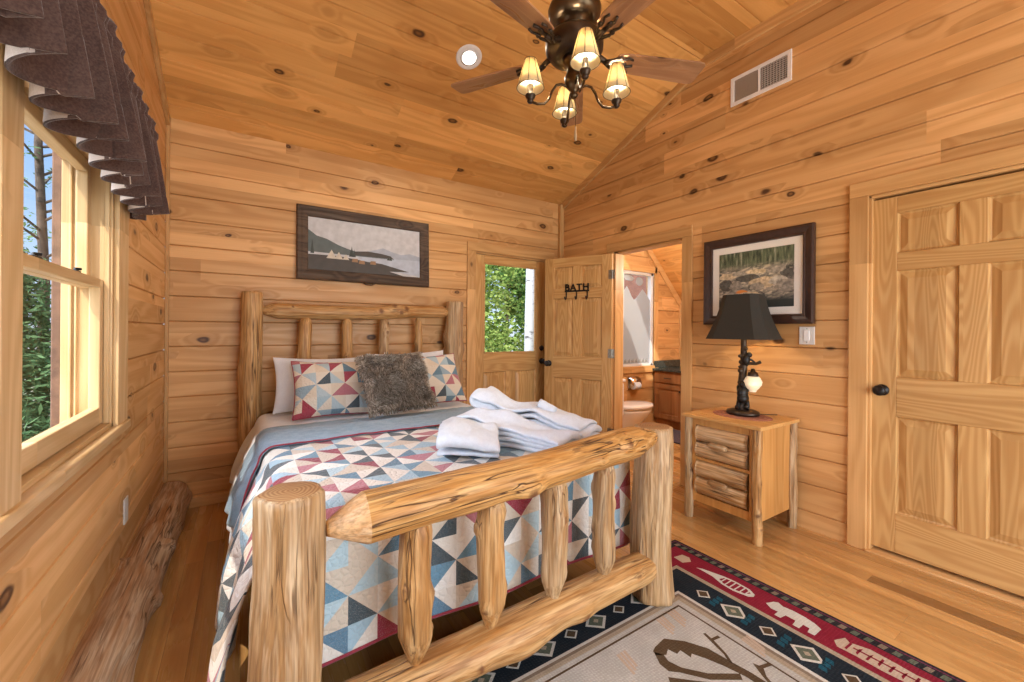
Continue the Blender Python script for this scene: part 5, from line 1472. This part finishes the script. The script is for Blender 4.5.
# ------------------------------------------------------------------ light
def pt(name, loc, e, col, r=.03):
    l_ = bpy.data.lights.new(name, 'POINT'); l_.energy = e; l_.color = col; l_.shadow_soft_size = r
    o = bpy.data.objects.new(name, l_); COL.objects.link(o); o.location = loc; return o
warm = (1.0, .74, .45)
for i, p in enumerate(lights): pt('fan_bulb_light', (p[0], p[1], 2.50), 11.0, (1, .90, .76), .02)
pt('lamp_bulb_light', (LX, LY, zl + .66), 15, warm, .03)
pt('globe_light', tuple(gc + V((0, 0, .21)) + sf * .09), .12, warm, .04)
pt('bath_ceiling_light', (4.0, 2.4, 2.0), 46, (1.0, .93, .80), .08)
spt = bpy.data.lights.new('downlight', 'SPOT'); spt.energy = 32; spt.color = (1, .9, .75); spt.spot_size = radians(150); spt.spot_blend = .6; spt.shadow_soft_size = .05
so = bpy.data.objects.new('downlight', spt); COL.objects.link(so); so.location = cpos + n_ * .03; so.rotation_euler = (0, 0, 0)
al = bpy.data.lights.new('added_room_fill', 'AREA'); al.shape = 'RECTANGLE'; al.size = 2.8; al.size_y = 2.35; al.energy = 120; al.color = (.86, .94, 1.0)  # unseen area lamp added behind the camera to brighten the room
ao = bpy.data.objects.new('added_room_fill', al); COL.objects.link(ao); ao.location = (1.52, YF - .25, 1.26); ao.rotation_euler = (radians(90), 0, 0)
sun = bpy.data.lights.new('sun', 'SUN'); sun.energy = 3.8; sun.angle = radians(.6); sun.color = (1, .93, .82)
so = bpy.data.objects.new('sun', sun); COL.objects.link(so)
so.rotation_euler = V((.42, .70, -.85)).to_track_quat('-Z', 'Y').to_euler()

# world: blue sky with clouds above, soft green-grey below the horizon
wd = bpy.data.worlds.new('sky'); S.world = wd; wd.use_nodes = True
nt = wd.node_tree; nt.nodes.clear()
class WN(NT):
    def __init__(s): s.t = nt; s.out = nt.nodes.new('ShaderNodeOutputWorld')
w = WN()
tc = w.n('TexCoord').outputs['Generated']
sp = w.n('SeparateXYZ'); w.l(tc, sp.inputs[0])
z = sp.outputs[2]
sky = w.ramp(w.maprange(z, -.1, .9), [(0, (.80, .86, .92)), (.25, (.42, .62, .92)), (.6, (.16, .36, .80)), (1, (.10, .26, .68))])
cl = w.noise(tc, 4.5, 6, .6, .4)
sky = w.mix(w.maprange(cl, .46, .60), sky, (1.0, 1.0, 1.0))
gnd = w.mix(w.maprange(z, -.12, .0), (.55, .50, .42), sky)
# bright lobe added to the sky on the window side to light the bed
dt = w.n('VectorMath', operation='DOT_PRODUCT'); w.l(tc, dt.inputs[0]); dt.inputs[1].default_value = tuple(V((-.70, -.12, .70)).normalized())
lobe = w.math('POWER', w.math('MAXIMUM', dt.outputs['Value'], 0.0), 7.0)
bg = w.n('Background'); w.l(w.mix(w.math('MULTIPLY', lobe, .85), gnd, (.86, .94, 1.0)), bg.inputs[0]); w.setin(bg.inputs[1], w.math('ADD', w.math('MULTIPLY', lobe, 16.0), 1.15))
w.l(bg.outputs[0], w.out.inputs[0])

# ------------------------------------------------------------------ camera
cam = bpy.data.cameras.new('camera'); co = bpy.data.objects.new('camera', cam); COL.objects.link(co)
cam.sensor_width = 36; cam.lens = 36 * 413 / 1024; cam.clip_start = .03
cam.shift_y = -10 / 1024
yaw = math.atan2(269, 413)
co.matrix_world = Matrix.Translation((0, 0, 1.28)) @ Matrix.Rotation(-yaw, 4, 'Z') @ Matrix.Rotation(pi / 2, 4, 'X') @ Matrix.Rotation(radians(.45), 4, 'Z')
S.camera = co
S.view_settings.view_transform = 'Standard'; S.view_settings.look = 'None'; S.view_settings.gamma = 1; S.view_settings.use_curve_mapping = False
S.view_settings.exposure = 0.20
